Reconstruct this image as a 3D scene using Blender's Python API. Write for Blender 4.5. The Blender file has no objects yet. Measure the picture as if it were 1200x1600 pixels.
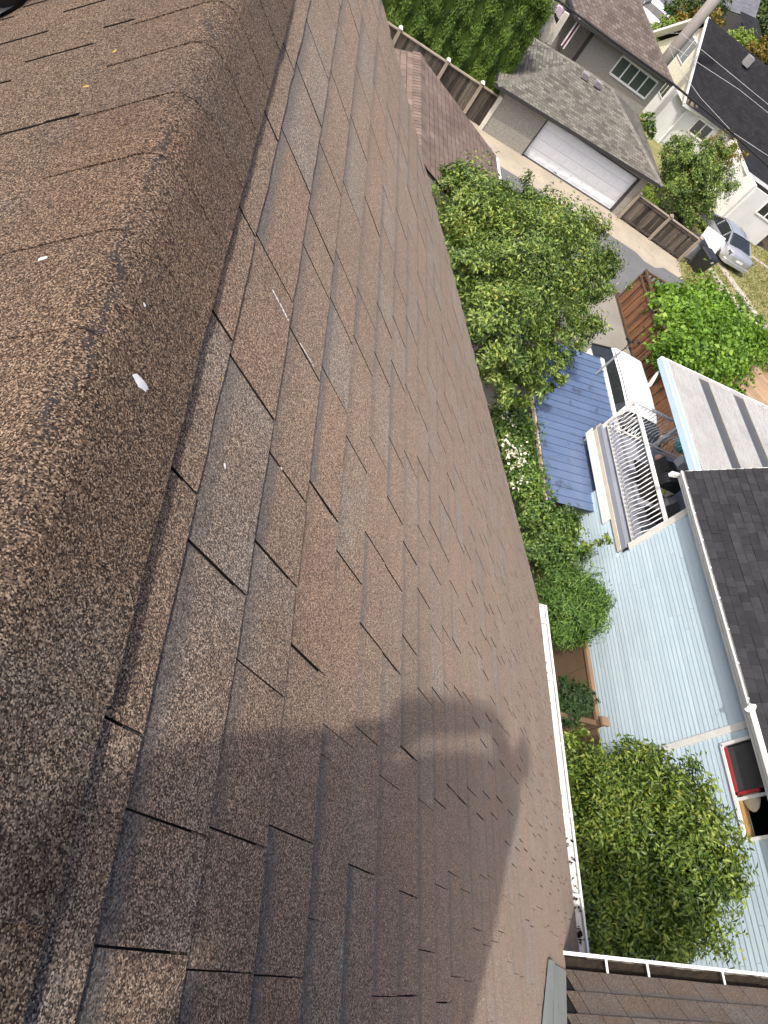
import bpy, bmesh, math, random
import numpy as np
from mathutils import Vector, Matrix

random.seed(11)
rng = np.random.default_rng(11)
scene = bpy.context.scene
COL = scene.collection

# ------------------------------------------------------------------ camera
CAM_Z = 11.0                                   # eye height over the lane
FPX = 1063.26                                  # focal length in pixels of a 1200 x 1600 frame
RM = np.array([[0.8710175, 0.0265726, 0.4905328],
               [0.3005395, -0.8186917, -0.4893055],
               [0.3885930, 0.5736181, -0.7210809]])   # rows: camera right, down, forward in world axes
cam_data = bpy.data.cameras.new('camera')
cam = bpy.data.objects.new('camera', cam_data)
COL.objects.link(cam)
right, down, fwd = RM
cam.matrix_world = Matrix(((right[0], -down[0], -fwd[0], 0.0),
                           (right[1], -down[1], -fwd[1], 0.0),
                           (right[2], -down[2], -fwd[2], CAM_Z),
                           (0, 0, 0, 1)))
cam_data.sensor_fit = 'VERTICAL'
cam_data.sensor_height = 36.0
cam_data.lens = FPX / 1600.0 * 36.0
cam_data.clip_start = 0.02
cam_data.clip_end = 2000.0
scene.camera = cam


def ray(px, py):
    a = np.array([px - 600.0, py - 800.0, FPX])
    v = RM.T @ a
    return v / np.linalg.norm(v)


def P(px, py, x=None, y=None, z=None):
    """surveyed point: sight line of a photo pixel cut with the plane x=, y= or z="""
    r = ray(px, py)
    if z is not None:
        t = (z - CAM_Z) / r[2]
    elif x is not None:
        t = x / r[0]
    else:
        t = y / r[1]
    return np.array([r[0] * t, r[1] * t, r[2] * t + CAM_Z])


# ------------------------------------------------------------------ sky and sun
SUN = ray(585, 1127)                           # direction the sunlight travels
world = bpy.data.worlds.new('World')
scene.world = world
world.use_nodes = True
wn = world.node_tree.nodes
wl = world.node_tree.links
wn.clear()
sky = wn.new('ShaderNodeTexSky')
sky.sky_type = 'NISHITA'
sky.sun_disc = False
sky.sun_elevation = math.asin(-SUN[2])
sky.sun_rotation = math.atan2(-SUN[0], -SUN[1])
sky.air_density = 0.65
sky.dust_density = 5.5
sky.ozone_density = 0.5
bg = wn.new('ShaderNodeBackground')
bg.inputs['Strength'].default_value = 0.15
wo = wn.new('ShaderNodeOutputWorld')
wl.new(sky.outputs['Color'], bg.inputs['Color'])
wl.new(bg.outputs['Background'], wo.inputs['Surface'])

sd = bpy.data.lights.new('sun', 'SUN')
sd.energy = 2.0
sd.angle = math.radians(1.2)
sd.color = (1.0, 0.945, 0.87)
so = bpy.data.objects.new('sun', sd)
COL.objects.link(so)
so.rotation_euler = Vector(SUN).to_track_quat('-Z', 'Y').to_euler()
so.location = (0, -10, 40)

scene.view_settings.view_transform = 'Standard'
scene.view_settings.look = 'None'
scene.view_settings.exposure = 0.87
scene.view_settings.gamma = 1.0
scene.view_settings.use_curve_mapping = False
scene.render.engine = 'CYCLES'


# ------------------------------------------------------------------ materials
def new_mat(name):
    m = bpy.data.materials.new(name)
    m.use_nodes = True
    nt = m.node_tree
    nt.nodes.clear()
    out = nt.nodes.new('ShaderNodeOutputMaterial')
    bs = nt.nodes.new('ShaderNodeBsdfPrincipled')
    nt.links.new(bs.outputs[0], out.inputs[0])
    return m, nt, bs, out


def N(nt, kind, **kw):
    n = nt.nodes.new(kind)
    for k, v in kw.items():
        if k in n.inputs:
            n.inputs[k].default_value = v
        else:
            setattr(n, k, v)
    return n


def ramp(nt, stops, interp='LINEAR'):
    r = nt.nodes.new('ShaderNodeValToRGB')
    r.color_ramp.interpolation = interp
    e = r.color_ramp.elements
    while len(e) < len(stops):
        e.new(0.5)
    for i, (p, c) in enumerate(stops):
        e[i].position = p
        e[i].color = (c[0], c[1], c[2], 1) if len(c) == 3 else c
    return r


def pos_node(nt, scale=(1, 1, 1)):
    g = nt.nodes.new('ShaderNodeNewGeometry')
    if scale == (1, 1, 1):
        return g.outputs['Position']
    mp = nt.nodes.new('ShaderNodeVectorMath')
    mp.operation = 'MULTIPLY'
    mp.inputs[1].default_value = scale
    nt.links.new(g.outputs['Position'], mp.inputs[0])
    return mp.outputs[0]


def mixc(nt, a, b, fac, mode='MIX'):
    m = nt.nodes.new('ShaderNodeMix')
    m.data_type = 'RGBA'
    m.blend_type = mode
    for sock, v in ((m.inputs[6], a), (m.inputs[7], b), (m.inputs[0], fac)):
        if hasattr(v, 'is_linked'):
            nt.links.new(v, sock)
        elif isinstance(v, (tuple, list)):
            sock.default_value = (*v[:3], 1)
        else:
            sock.default_value = v
    return m.outputs[2]


def mathn(nt, op, a, b=None, clamp=False):
    m = nt.nodes.new('ShaderNodeMath')
    m.operation = op
    m.use_clamp = clamp
    for i, v in enumerate((a, b)):
        if v is None:
            continue
        if hasattr(v, 'is_linked'):
            nt.links.new(v, m.inputs[i])
        else:
            m.inputs[i].default_value = v
    return m.outputs[0]


def surf(name, c1, c2=None, rough=0.75, scale=3.0, fine=60.0, bump=0.15, dist=0.003, metal=0.0, spec=0.35,
         stretch=(1, 1, 1), stain=None, stain_scale=1.2, stain_lo=0.55, stain_hi=0.75, tone=0.0):
    """weathered painted / mineral surface: two noises mix two close colours, optional stains, fine bump"""
    m, nt, bs, out = new_mat(name)
    c2 = c2 or tuple(x * 0.8 for x in c1)
    pos = pos_node(nt, stretch)
    n1 = N(nt, 'ShaderNodeTexNoise', Scale=scale, Detail=5.0, Roughness=0.6)
    n2 = N(nt, 'ShaderNodeTexNoise', Scale=fine, Detail=3.0, Roughness=0.65)
    nt.links.new(pos, n1.inputs['Vector'])
    nt.links.new(pos, n2.inputs['Vector'])
    s = mathn(nt, 'ADD', mathn(nt, 'MULTIPLY', n1.outputs[0], 0.62), mathn(nt, 'MULTIPLY', n2.outputs[0], 0.38))
    r = ramp(nt, [(0.36, c2), (0.64, c1)])
    nt.links.new(s, r.inputs[0])
    col = r.outputs[0]
    if tone:
        at = N(nt, 'ShaderNodeAttribute', attribute_name='tone')
        k = mathn(nt, 'ADD', mathn(nt, 'MULTIPLY', at.outputs['Fac'], 2 * tone), 1 - tone)
        comb = nt.nodes.new('ShaderNodeCombineColor')
        for i in range(3):
            nt.links.new(k, comb.inputs[i])
        col = mixc(nt, col, comb.outputs[0], 1.0, 'MULTIPLY')
    if stain:
        n3 = N(nt, 'ShaderNodeTexNoise', Scale=stain_scale, Detail=7.0, Roughness=0.72)
        nt.links.new(pos_node(nt), n3.inputs['Vector'])
        f = ramp(nt, [(stain_lo, (0, 0, 0)), (stain_hi, (1, 1, 1))])
        nt.links.new(n3.outputs[0], f.inputs[0])
        col = mixc(nt, col, stain, f.outputs[0])
    nt.links.new(col, bs.inputs['Base Color'])
    bs.inputs['Roughness'].default_value = rough
    bs.inputs['Metallic'].default_value = metal
    bs.inputs['Specular IOR Level'].default_value = spec
    if bump:
        b = N(nt, 'ShaderNodeBump', Strength=bump, Distance=dist)
        nt.links.new(n2.outputs[0], b.inputs['Height'])
        nt.links.new(b.outputs[0], bs.inputs['Normal'])
    return m


def granule(name, grain=700.0, tint=(1, 1, 1), contrast=1.0, band=True, wear=False, gain=1.0, sheen=.15):
    """asphalt shingle: ceramic granules of several colours, blend decided by the tab's own 'tone'"""
    m, nt, bs, out = new_mat(name)
    pos = pos_node(nt)
    vo = N(nt, 'ShaderNodeTexVoronoi', Scale=grain, Randomness=1.0)
    nt.links.new(pos, vo.inputs['Vector'])
    sep = nt.nodes.new('ShaderNodeSeparateColor')
    nt.links.new(vo.outputs['Color'], sep.inputs[0])
    g = lambda r_, g_, b_: (r_ * tint[0] * gain, g_ * tint[1] * gain, b_ * tint[2] * gain)
    brown = ramp(nt, [(0.0, g(.010, .008, .007)), (.20, g(.050, .037, .030)), (.42, g(.140, .102, .080)),
                      (.66, g(.280, .213, .168)), (.86, g(.500, .375, .275)), (1.0, g(.78, .65, .53))])
    grey = ramp(nt, [(0.0, g(.011, .010, .010)), (.20, g(.056, .050, .047)), (.44, g(.150, .133, .121)),
                     (.70, g(.300, .268, .240)), (1.0, g(.74, .66, .57))])
    rust = ramp(nt, [(0.0, g(.012, .008, .007)), (.20, g(.062, .040, .030)), (.44, g(.175, .114, .083)),
                     (.70, g(.330, .222, .163)), (1.0, g(.78, .59, .45))])
    for r_ in (brown, grey, rust):
        nt.links.new(sep.outputs[0], r_.inputs[0])
    at = N(nt, 'ShaderNodeAttribute', attribute_name='tone')
    n1 = N(nt, 'ShaderNodeTexNoise', Scale=7.0, Detail=4.0, Roughness=0.6)
    nt.links.new(pos, n1.inputs['Vector'])
    t = mathn(nt, 'ADD', at.outputs['Fac'], mathn(nt, 'MULTIPLY', mathn(nt, 'SUBTRACT', n1.outputs[0], 0.5), 0.9))
    f1 = ramp(nt, [(0.18, (1, 1, 1)), (0.42, (0, 0, 0))])
    f2 = ramp(nt, [(0.62, (0, 0, 0)), (0.9, (1, 1, 1))])
    nt.links.new(t, f1.inputs[0])
    nt.links.new(t, f2.inputs[0])
    col = mixc(nt, brown.outputs[0], grey.outputs[0], f1.outputs[0])
    col = mixc(nt, col, rust.outputs[0], f2.outputs[0])
    if band:                                    # printed dark granule line at tab heads, deepened to paint in butt shadow
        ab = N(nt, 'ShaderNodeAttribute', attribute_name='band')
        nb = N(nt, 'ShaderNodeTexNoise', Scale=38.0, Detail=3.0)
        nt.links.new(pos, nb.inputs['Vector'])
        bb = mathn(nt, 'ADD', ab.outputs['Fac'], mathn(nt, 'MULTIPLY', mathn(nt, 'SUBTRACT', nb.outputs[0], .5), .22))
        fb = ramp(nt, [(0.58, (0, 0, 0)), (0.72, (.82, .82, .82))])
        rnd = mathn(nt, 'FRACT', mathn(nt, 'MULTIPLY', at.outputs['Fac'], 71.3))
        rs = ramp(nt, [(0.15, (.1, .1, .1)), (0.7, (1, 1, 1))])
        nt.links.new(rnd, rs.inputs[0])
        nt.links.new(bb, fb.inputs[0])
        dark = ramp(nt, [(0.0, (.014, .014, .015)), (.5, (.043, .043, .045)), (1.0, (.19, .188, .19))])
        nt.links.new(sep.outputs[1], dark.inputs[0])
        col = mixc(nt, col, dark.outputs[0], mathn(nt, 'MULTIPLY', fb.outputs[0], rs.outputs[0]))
    # broad weathering
    n2 = N(nt, 'ShaderNodeTexNoise', Scale=1.6, Detail=6.0, Roughness=0.65)
    nt.links.new(pos, n2.inputs['Vector'])
    w = ramp(nt, [(0.3, (.80, .80, .82)), (0.7, (1.14, 1.10, 1.06))])
    nt.links.new(n2.outputs[0], w.inputs[0])
    col = mixc(nt, col, w.outputs[0], 1.0, 'MULTIPLY')
    if wear:                                    # granule loss along the fold of the ridge caps
        aw = N(nt, 'ShaderNodeAttribute', attribute_name='fold')
        n3 = N(nt, 'ShaderNodeTexNoise', Scale=11.0, Detail=5.0, Roughness=0.65)
        nt.links.new(pos, n3.inputs['Vector'])
        n4 = N(nt, 'ShaderNodeTexNoise', Scale=7.0, Detail=3.0)
        nt.links.new(pos, n4.inputs['Vector'])
        wob = mathn(nt, 'MULTIPLY', mathn(nt, 'SUBTRACT', n3.outputs[0], .5), .08)
        dd = mathn(nt, 'ABSOLUTE', mathn(nt, 'ADD', mathn(nt, 'ADD', aw.outputs['Fac'], .004), wob))
        near_ = ramp(nt, [(0.0, (.85, .85, .85)), (0.0012, (.55, .55, .55)), (0.0048, (0, 0, 0))])
        nt.links.new(dd, near_.inputs[0])
        pat = ramp(nt, [(0.42, (0.05, .05, .05)), (0.58, (1, 1, 1))])
        nt.links.new(n4.outputs[0], pat.inputs[0])
        f0v = mathn(nt, 'MULTIPLY', near_.outputs[0], pat.outputs[0])
        bare = mathn(nt, 'LESS_THAN', sep.outputs[2], f0v)     # single granules gone, not a smear
        col = mixc(nt, col, (.026, .025, .027), mathn(nt, 'MULTIPLY', bare, .92))
    nt.links.new(col, bs.inputs['Base Color'])
    bs.inputs['Roughness'].default_value = 0.92
    if 'Diffuse Roughness' in bs.inputs:
        bs.inputs['Diffuse Roughness'].default_value = 1.0
    bs.inputs['Sheen Weight'].default_value = sheen          # loose mineral dust brightens at grazing view
    bs.inputs['Sheen Roughness'].default_value = 0.45
    bs.inputs['Sheen Tint'].default_value = (.95, .80, .68, 1)
    bs.inputs['Specular IOR Level'].default_value = 0.22
    b = N(nt, 'ShaderNodeBump', Strength=0.85 * contrast, Distance=0.0016)
    nt.links.new(sep.outputs[0], b.inputs['Height'])
    nt.links.new(b.outputs[0], bs.inputs['Normal'])
    return m


def roofing(name, cols, mortar, bw=0.30, bh=0.14, rough=0.9, bump=0.5, mott=0.5):
    """far shingle roof on metre UVs: staggered tabs of differing shade, grooves between"""
    m, nt, bs, out = new_mat(name)
    uv = N(nt, 'ShaderNodeUVMap', uv_map='UVMap')
    br = N(nt, 'ShaderNodeTexBrick', Scale=1.0)
    br.inputs['Brick Width'].default_value = bw
    br.inputs['Row Height'].default_value = bh
    br.inputs['Mortar Size'].default_value = 0.012
    br.inputs['Mortar Smooth'].default_value = 0.2
    br.inputs['Bias'].default_value = 0.0
    br.inputs['Color1'].default_value = (*cols[0], 1)
    br.inputs['Color2'].default_value = (*cols[1], 1)
    br.inputs['Mortar'].default_value = (*mortar, 1)
    nt.links.new(uv.outputs[0], br.inputs['Vector'])
    n1 = N(nt, 'ShaderNodeTexNoise', Scale=1.1, Detail=6.0, Roughness=0.68)
    nt.links.new(pos_node(nt), n1.inputs['Vector'])
    w = ramp(nt, [(0.32, (1 - mott * .5,) * 3), (0.68, (1 + mott * .5,) * 3)])
    nt.links.new(n1.outputs[0], w.inputs[0])
    n2 = N(nt, 'ShaderNodeTexNoise', Scale=90.0, Detail=2.0)
    nt.links.new(pos_node(nt), n2.inputs['Vector'])
    w2 = ramp(nt, [(0.3, (.72, .72, .72)), (0.7, (1.28, 1.28, 1.28))])
    nt.links.new(n2.outputs[0], w2.inputs[0])
    col = mixc(nt, br.outputs[0], w.outputs[0], 1.0, 'MULTIPLY')
    col = mixc(nt, col, w2.outputs[0], 1.0, 'MULTIPLY')
    nt.links.new(col, bs.inputs['Base Color'])
    bs.inputs['Roughness'].default_value = rough
    bs.inputs['Specular IOR Level'].default_value = 0.2
    b = N(nt, 'ShaderNodeBump', Strength=bump, Distance=0.02, invert=True)
    nt.links.new(br.outputs['Fac'], b.inputs['Height'])
    nt.links.new(b.outputs[0], bs.inputs['Normal'])
    return m


def foliage(name, stops, trans=0.35, rough=0.5, patch=1.3):
    """leaf: every leaf its own shade (random per island) plus patches of older / younger growth"""
    m, nt, bs, out = new_mat(name)
    g = nt.nodes.new('ShaderNodeNewGeometry')
    n1 = N(nt, 'ShaderNodeTexNoise', Scale=patch, Detail=2.0)
    nt.links.new(g.outputs['Position'], n1.inputs['Vector'])
    t = mathn(nt, 'ADD', mathn(nt, 'MULTIPLY', g.outputs['Random Per Island'], 0.62),
              mathn(nt, 'MULTIPLY', mathn(nt, 'SUBTRACT', n1.outputs[0], 0.22), 0.72))
    r = ramp(nt, stops)
    nt.links.new(t, r.inputs[0])
    nt.links.new(r.outputs[0], bs.inputs['Base Color'])
    bs.inputs['Roughness'].default_value = rough
    bs.inputs['Specular IOR Level'].default_value = 0.4
    tr = nt.nodes.new('ShaderNodeBsdfTranslucent')
    hs = N(nt, 'ShaderNodeHueSaturation', Hue=0.485, Saturation=1.1, Value=1.25)
    nt.links.new(r.outputs[0], hs.inputs['Color'])
    nt.links.new(hs.outputs[0], tr.inputs[0])
    mx = nt.nodes.new('ShaderNodeMixShader')
    mx.inputs[0].default_value = trans
    nt.links.new(bs.outputs[0], mx.inputs[1])
    nt.links.new(tr.outputs[0], mx.inputs[2])
    nt.links.new(mx.outputs[0], out.inputs[0])
    return m


def plain(name, c, rough=0.5, metal=0.0, spec=0.5, coat=0.0):
    m, nt, bs, out = new_mat(name)
    n1 = N(nt, 'ShaderNodeTexNoise', Scale=9.0, Detail=4.0)
    nt.links.new(pos_node(nt), n1.inputs['Vector'])
    r = ramp(nt, [(0.3, tuple(x * .88 for x in c)), (0.7, tuple(min(1, x * 1.06) for x in c))])
    nt.links.new(n1.outputs[0], r.inputs[0])
    nt.links.new(r.outputs[0], bs.inputs['Base Color'])
    bs.inputs['Roughness'].default_value = rough
    bs.inputs['Metallic'].default_value = metal
    bs.inputs['Specular IOR Level'].default_value = spec
    bs.inputs['Coat Weight'].default_value = coat
    bs.inputs['Coat Roughness'].default_value = 0.06
    return m


M = {}
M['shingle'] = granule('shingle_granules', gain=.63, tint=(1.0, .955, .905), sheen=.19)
M['shingle_left'] = granule('shingle_granules_sun_dimmed', gain=.42, tint=(1.0, .965, .905), sheen=.0, band=False)  # same shingle, colour darkened to offset direct sun on the left slope
M['shingle_wing'] = granule('shingle_granules_wing', tint=(.92, .92, .93), gain=.44, sheen=.1)
M['cap'] = granule('ridge_cap_granules', grain=720.0, band=False, wear=True, gain=.385, sheen=.03, tint=(1.0, .95, .89))
M['edge'] = surf('asphalt_cut_edge', (.020, .018, .016), (.010, .009, .009), rough=.95, fine=300, bump=.3, dist=.001, spec=.1)
M['felt'] = surf('bitumen', (.022, .020, .019), (.012, .011, .011), rough=.95, fine=300, bump=.6, dist=.001)
M['gutter'] = surf('gutter_white', (.80, .80, .78), (.70, .70, .68), rough=.4, scale=6, bump=.03, stain=(.26, .24, .2),
                   stain_scale=26, stain_lo=.62, stain_hi=.72)
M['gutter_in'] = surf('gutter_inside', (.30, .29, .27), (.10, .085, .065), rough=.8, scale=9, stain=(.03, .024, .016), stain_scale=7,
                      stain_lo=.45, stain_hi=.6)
M['muck'] = surf('gutter_muck', (.045, .032, .020), (.016, .012, .008), rough=1, scale=22, fine=160, bump=1, dist=.01)
M['flash'] = surf('valley_metal', (.34, .36, .32), (.27, .29, .26), rough=.5, scale=5, bump=.05, stain=(.12, .13, .12), stain_scale=8,
                  stain_lo=.62, stain_hi=.7)
M['white'] = surf('white_paint', (.82, .82, .80), (.72, .72, .70), rough=.5, scale=3, bump=.04, stain=(.5, .48, .43), stain_scale=5,
                  stain_lo=.62, stain_hi=.8)
M['cream'] = surf('cream_siding', (.70, .665, .53), (.62, .585, .46), rough=.6, scale=2, bump=.05)
M['stucco'] = surf('pebble_stucco', (.37, .35, .305), (.20, .188, .165), rough=.95, scale=16, fine=24, bump=.7, dist=.02)
M['stucco_l'] = surf('pale_stucco', (.66, .62, .54), (.5, .47, .4), rough=.95, scale=1.4, fine=17, bump=.6, dist=.02)
M['render'] = surf('white_render', (.68, .685, .675), (.58, .585, .57), rough=.8, scale=1.2, fine=30, bump=.2, dist=.01,
                   stain=(.55, .54, .5), stain_scale=1.6, stain_lo=.6, stain_hi=.85)
M['siding'] = surf('blue_siding', (.475, .588, .655), (.425, .54, .61), rough=.55, scale=1.6, fine=45, bump=.05, tone=.06,
                   stain=(.30, .38, .42), stain_scale=2.4, stain_lo=.60, stain_hi=.90)
M['trim'] = surf('trim_offwhite', (.72, .72, .68), (.6, .6, .57), rough=.6, scale=4, bump=.05)
M['beige'] = surf('beige_fascia', (.60, .55, .46), (.5, .46, .38), rough=.6, scale=4, bump=.05)
M['char'] = surf('charcoal_shingles', (.034, .034, .038), (.019, .019, .022), rough=.9, scale=6, fine=70, bump=.5, dist=.004, tone=.35)
M['char_dark'] = roofing('charcoal_far', [(.015, .0155, .017), (.024, .024, .027)], (.009, .009, .010), .32, .15, mott=.4)
M['roof_grey'] = roofing('grey_far_shingles', [(.085, .080, .067), (.19, .18, .155)], (.06, .057, .048), .30, .15, mott=.3)
M['roof_brown'] = roofing('brown_far_shingles', [(.15, .110, .090), (.195, .146, .122)], (.075, .053, .042), .36, .20, mott=.5)
M['roof_taupe'] = roofing('taupe_far_shingles', [(.085, .068, .060), (.155, .128, .112)], (.04, .032, .028), .36, .2, mott=.3)
M['wood_old'] = surf('weathered_boards', (.105, .085, .07), (.030, .024, .020), rough=.9, scale=2.5, fine=26, bump=.5, dist=.01, stretch=(1, 1, .10),
                     stain=(.19, .17, .15), stain_scale=1.8, stain_lo=.62, stain_hi=.72, tone=.6)
M['wood_post'] = surf('weathered_post', (.34, .29, .23), (.22, .18, .14), rough=.9, scale=3, fine=30, bump=.3, dist=.006, stretch=(1, 1, .2))
M['wood_red'] = surf('stained_cedar', (.20, .095, .045), (.10, .046, .024), rough=.75, scale=3, fine=30, bump=.35, dist=.006, stretch=(1, 1, .12),
                     tone=.3)
M['wood_rail'] = surf('cedar_rail', (.125, .075, .048), (.07, .042, .028), rough=.85, scale=3, fine=30, bump=.3, dist=.005, tone=.2)
M['plank'] = surf('deck_plank', (.36, .25, .155), (.27, .18, .11), rough=.85, scale=3, fine=30, bump=.3, dist=.005, tone=.15)
M['fence_brown'] = surf('brown_fence', (.165, .105, .062), (.115, .073, .045), rough=.85, scale=2, fine=40, bump=.25, dist=.005, stretch=(1, .4, 1), tone=.15)
M['canopy'] = surf('blue_metal', (.105, .150, .255), (.088, .13, .225), rough=.26, scale=1.3, fine=30, bump=.03, spec=.5,
                   stain=(.03, .033, .04), stain_scale=2.2, stain_lo=.56, stain_hi=.72, tone=.07)
M['cover'] = surf('white_sheet', (.40, .40, .39), (.30, .30, .295), rough=.5, scale=2, fine=30, bump=.06, stain=(.5, .5, .49), stain_scale=9,
                  stain_lo=.56, stain_hi=.72)
M['cover_g'] = surf('smoked_sheet', (.075, .078, .082), (.055, .058, .06), rough=.35, scale=1.5, fine=20, bump=.05)
M['cover_gut'] = surf('pale_blue_gutter', (.50, .66, .84), (.44, .6, .78), rough=.35, scale=2, bump=.02)
M['vinyl'] = surf('deck_vinyl', (.27, .29, .34), (.22, .24, .29), rough=.5, scale=2, bump=.05)
M['rail'] = surf('white_rail', (.78, .78, .77), (.70, .70, .69), rough=.35, scale=6, bump=.0)
M['dark'] = plain('dark_trim', (.035, .033, .032), .6)
M['black'] = plain('black_plastic', (.018, .018, .020), .45)
M['glass'] = plain('dark_glass', (.022, .026, .028), .06, 0, .8)
M['glass_g'] = plain('green_glass', (.075, .095, .08), .08, 0, .8)
M['screen'] = plain('insect_screen', (.05, .052, .054), .6)
M['red'] = plain('red_frame', (.34, .03, .035), .55)
M['maroon'] = plain('maroon_cloth', (.20, .015, .03), .8)
M['pine'] = surf('pine_sill', (.42, .25, .10), (.34, .2, .08), rough=.7)
M['linen'] = surf('linen', (.55, .48, .38), (.45, .39, .31), rough=.95, scale=12)
M['teal'] = plain('teal_tarp', (.03, .42, .42), .55)
M['pink'] = plain('pink_cloth', (.62, .36, .31), .8)
M['greyplast'] = plain('grey_plastic', (.33, .34, .37), .5)
M['concrete'] = surf('concrete', (.40, .35, .275), (.28, .25, .195), rough=.92, scale=.9, fine=22, bump=.25, dist=.008, stain=(.22, .2, .17),
                     stain_scale=2.6, stain_lo=.6, stain_hi=.68)
M['drive'] = surf('driveway_concrete', (.26, .245, .215), (.19, .18, .16), rough=.92, scale=.8, fine=30, bump=.25, dist=.006,
                  stain=(.12, .11, .10), stain_scale=2.0, stain_lo=.64, stain_hi=.72)
M['asphalt'] = surf('lane_asphalt', (.14, .142, .147), (.11, .112, .117), rough=.95, scale=.9, fine=30, bump=.3, dist=.005, stain=(.11, .11, .11), stain_scale=1.1, stain_lo=.58, stain_hi=.7)
M['street'] = surf('street_asphalt', (.10, .10, .102), (.075, .075, .078), rough=.95, scale=.5, fine=30, bump=.1)
M['soil'] = surf('soil', (.09, .07, .05), (.04, .03, .022), rough=1, scale=2.2, fine=24, bump=.6, dist=.03)
M['lawn'] = surf('dry_lawn', (.30, .26, .12), (.12, .15, .045), rough=1, scale=1.1, fine=26, bump=.5, dist=.03)
M['gravel'] = surf('gravel', (.46, .42, .36), (.28, .25, .21), rough=1, scale=5, fine=40, bump=.7, dist=.02)
M['bark'] = surf('bark', (.12, .09, .065), (.06, .045, .033), rough=.95, scale=6, fine=40, bump=.6, dist=.01, stretch=(1, 1, .3))
M['pole'] = surf('utility_pole', (.33, .305, .28), (.24, .22, .20), rough=.9, scale=2, fine=30, bump=.2, stretch=(1, 1, .1))
M['carwhite'] = plain('car_white', (.84, .84, .84), .22, 0, .5, .6)
M['carsilver'] = plain('car_silver', (.50, .52, .55), .28, .55, .5, .6)
M['tyre'] = plain('tyre', (.02, .02, .02), .9)
M['rim'] = plain('alloy', (.5, .5, .52), .3, .8)
M['lamp_red'] = plain('tail_lamp', (.45, .03, .025), .2)
M['lamp_clear'] = plain('headlamp', (.6, .62, .65), .1)
M['plate'] = plain('number_plate', (.7, .7, .7), .5)
M['wire'] = plain('cable', (.012, .012, .012), .6)
M['wire_l'] = plain('pale_cable', (.45, .45, .45), .6)
M['door'] = surf('garage_door', (.82, .84, .87), (.79, .81, .84), rough=.4, scale=1, bump=.02)
M['vent'] = plain('vent_mauve', (.25, .22, .235), .6)
M['dropping'] = surf('dropping', (.80, .80, .78), (.62, .62, .60), rough=.9, scale=60, fine=300, bump=.3)
M['lichen'] = surf('lichen', (.52, .36, .05), (.34, .26, .06), rough=1, scale=90, fine=400, bump=.6)
M['sign'] = plain('sign_green', (.02, .22, .13), .5)
M['signback'] = plain('sign_back', (.36, .36, .35), .5, .3)
M['orange'] = plain('orange_lamp', (.7, .11, .03), .4)
M['slate'] = roofing('slate_blue_far', [(.10, .105, .125), (.135, .14, .16)], (.07, .07, .085), .4, .2, mott=.3)
M['greysid'] = surf('grey_siding', (.28, .29, .31), (.22, .23, .25), rough=.7)
M['petal'] = foliage('white_petals', [(.2, (.62, .60, .44)), (.8, (.80, .79, .70))], .3, .6)
M['leaf_apple'] = foliage('orchard_leaf', [(.10, (.016, .034, .008)), (.34, (.060, .115, .022)), (.60, (.155, .235, .046)), (.84, (.31, .38, .085)), (.98, (.45, .34, .10))], .26, .42, 0.9)
M['leaf_bush'] = foliage('shrub_leaf', [(.12, (0.031, 0.058, 0.014)), (.4, (0.097, 0.167, 0.028)), (.68, (0.211, 0.283, 0.048)), (.92, (0.376, 0.406, 0.083))], .30, .38, 1.2)
M['leaf_vine'] = foliage('vine_leaf', [(.12, (.050, .110, .014)), (.4, (.115, .225, .026)), (.7, (.20, .35, .045)), (.95, (.32, .44, .08))], .36, .5, .8)
M['leaf_ivy'] = foliage('climber_leaf', [(.12, (0.021, 0.045, 0.013)), (.42, (0.062, 0.126, 0.027)), (.72, (0.140, 0.231, 0.040)), (.95, (0.294, 0.378, 0.080))], .30, .45, 1.6)
M['leaf_cedar'] = foliage('cedar_spray', [(.12, (.020, .046, .006)), (.42, (.062, .125, .014)), (.7, (.120, .205, .024)), (.95, (.22, .32, .045))], .22, .6, 1.0)
M['leaf_soft'] = foliage('soft_conifer', [(.12, (0.027, 0.065, 0.014)), (.42, (0.070, 0.150, 0.026)), (.72, (0.128, 0.231, 0.040)), (.95, (0.230, 0.325, 0.071))], .25, .6, 2.2)
M['leaf_dark'] = foliage('dark_conifer', [(.12, (0.012, 0.034, 0.010)), (.45, (0.031, 0.074, 0.021)), (.9, (0.078, 0.138, 0.034))], .2, .6, 2.0)
M['leaf_far'] = foliage('far_leaf', [(.12, (0.022, 0.039, 0.012)), (.45, (0.063, 0.104, 0.025)), (.9, (0.164, 0.208, 0.049))], .25, .6, .3)
M['leaf_lime'] = foliage('lime_leaf', [(.12, (.09, .15, .02)), (.5, (.19, .29, .04)), (.95, (.32, .40, .09))], .35, .5, .8)
M['leaf_gold'] = foliage('gold_leaf', [(.12, (.07, .065, .012)), (.5, (.20, .155, .025)), (.95, (.33, .26, .06))], .3, .6, .8)
M['leaf_yell'] = foliage('yellow_leaf', [(.12, (.26, .24, .03)), (.5, (.44, .40, .07)), (.95, (.60, .52, .14))], .3, .6, 2)
M['grass'] = foliage('grass_blade', [(.12, (.07, .10, .02)), (.5, (.18, .18, .055)), (.95, (.34, .29, .12))], .3, .7, .9)
M['skin'] = plain('skin', (.42, .26, .19), .6)
M['shirt'] = plain('shirt', (.12, .14, .20), .9)
M['jeans'] = plain('jeans', (.05, .07, .12), .9)
M['hair'] = plain('hair', (.03, .02, .015), .7)


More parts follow.
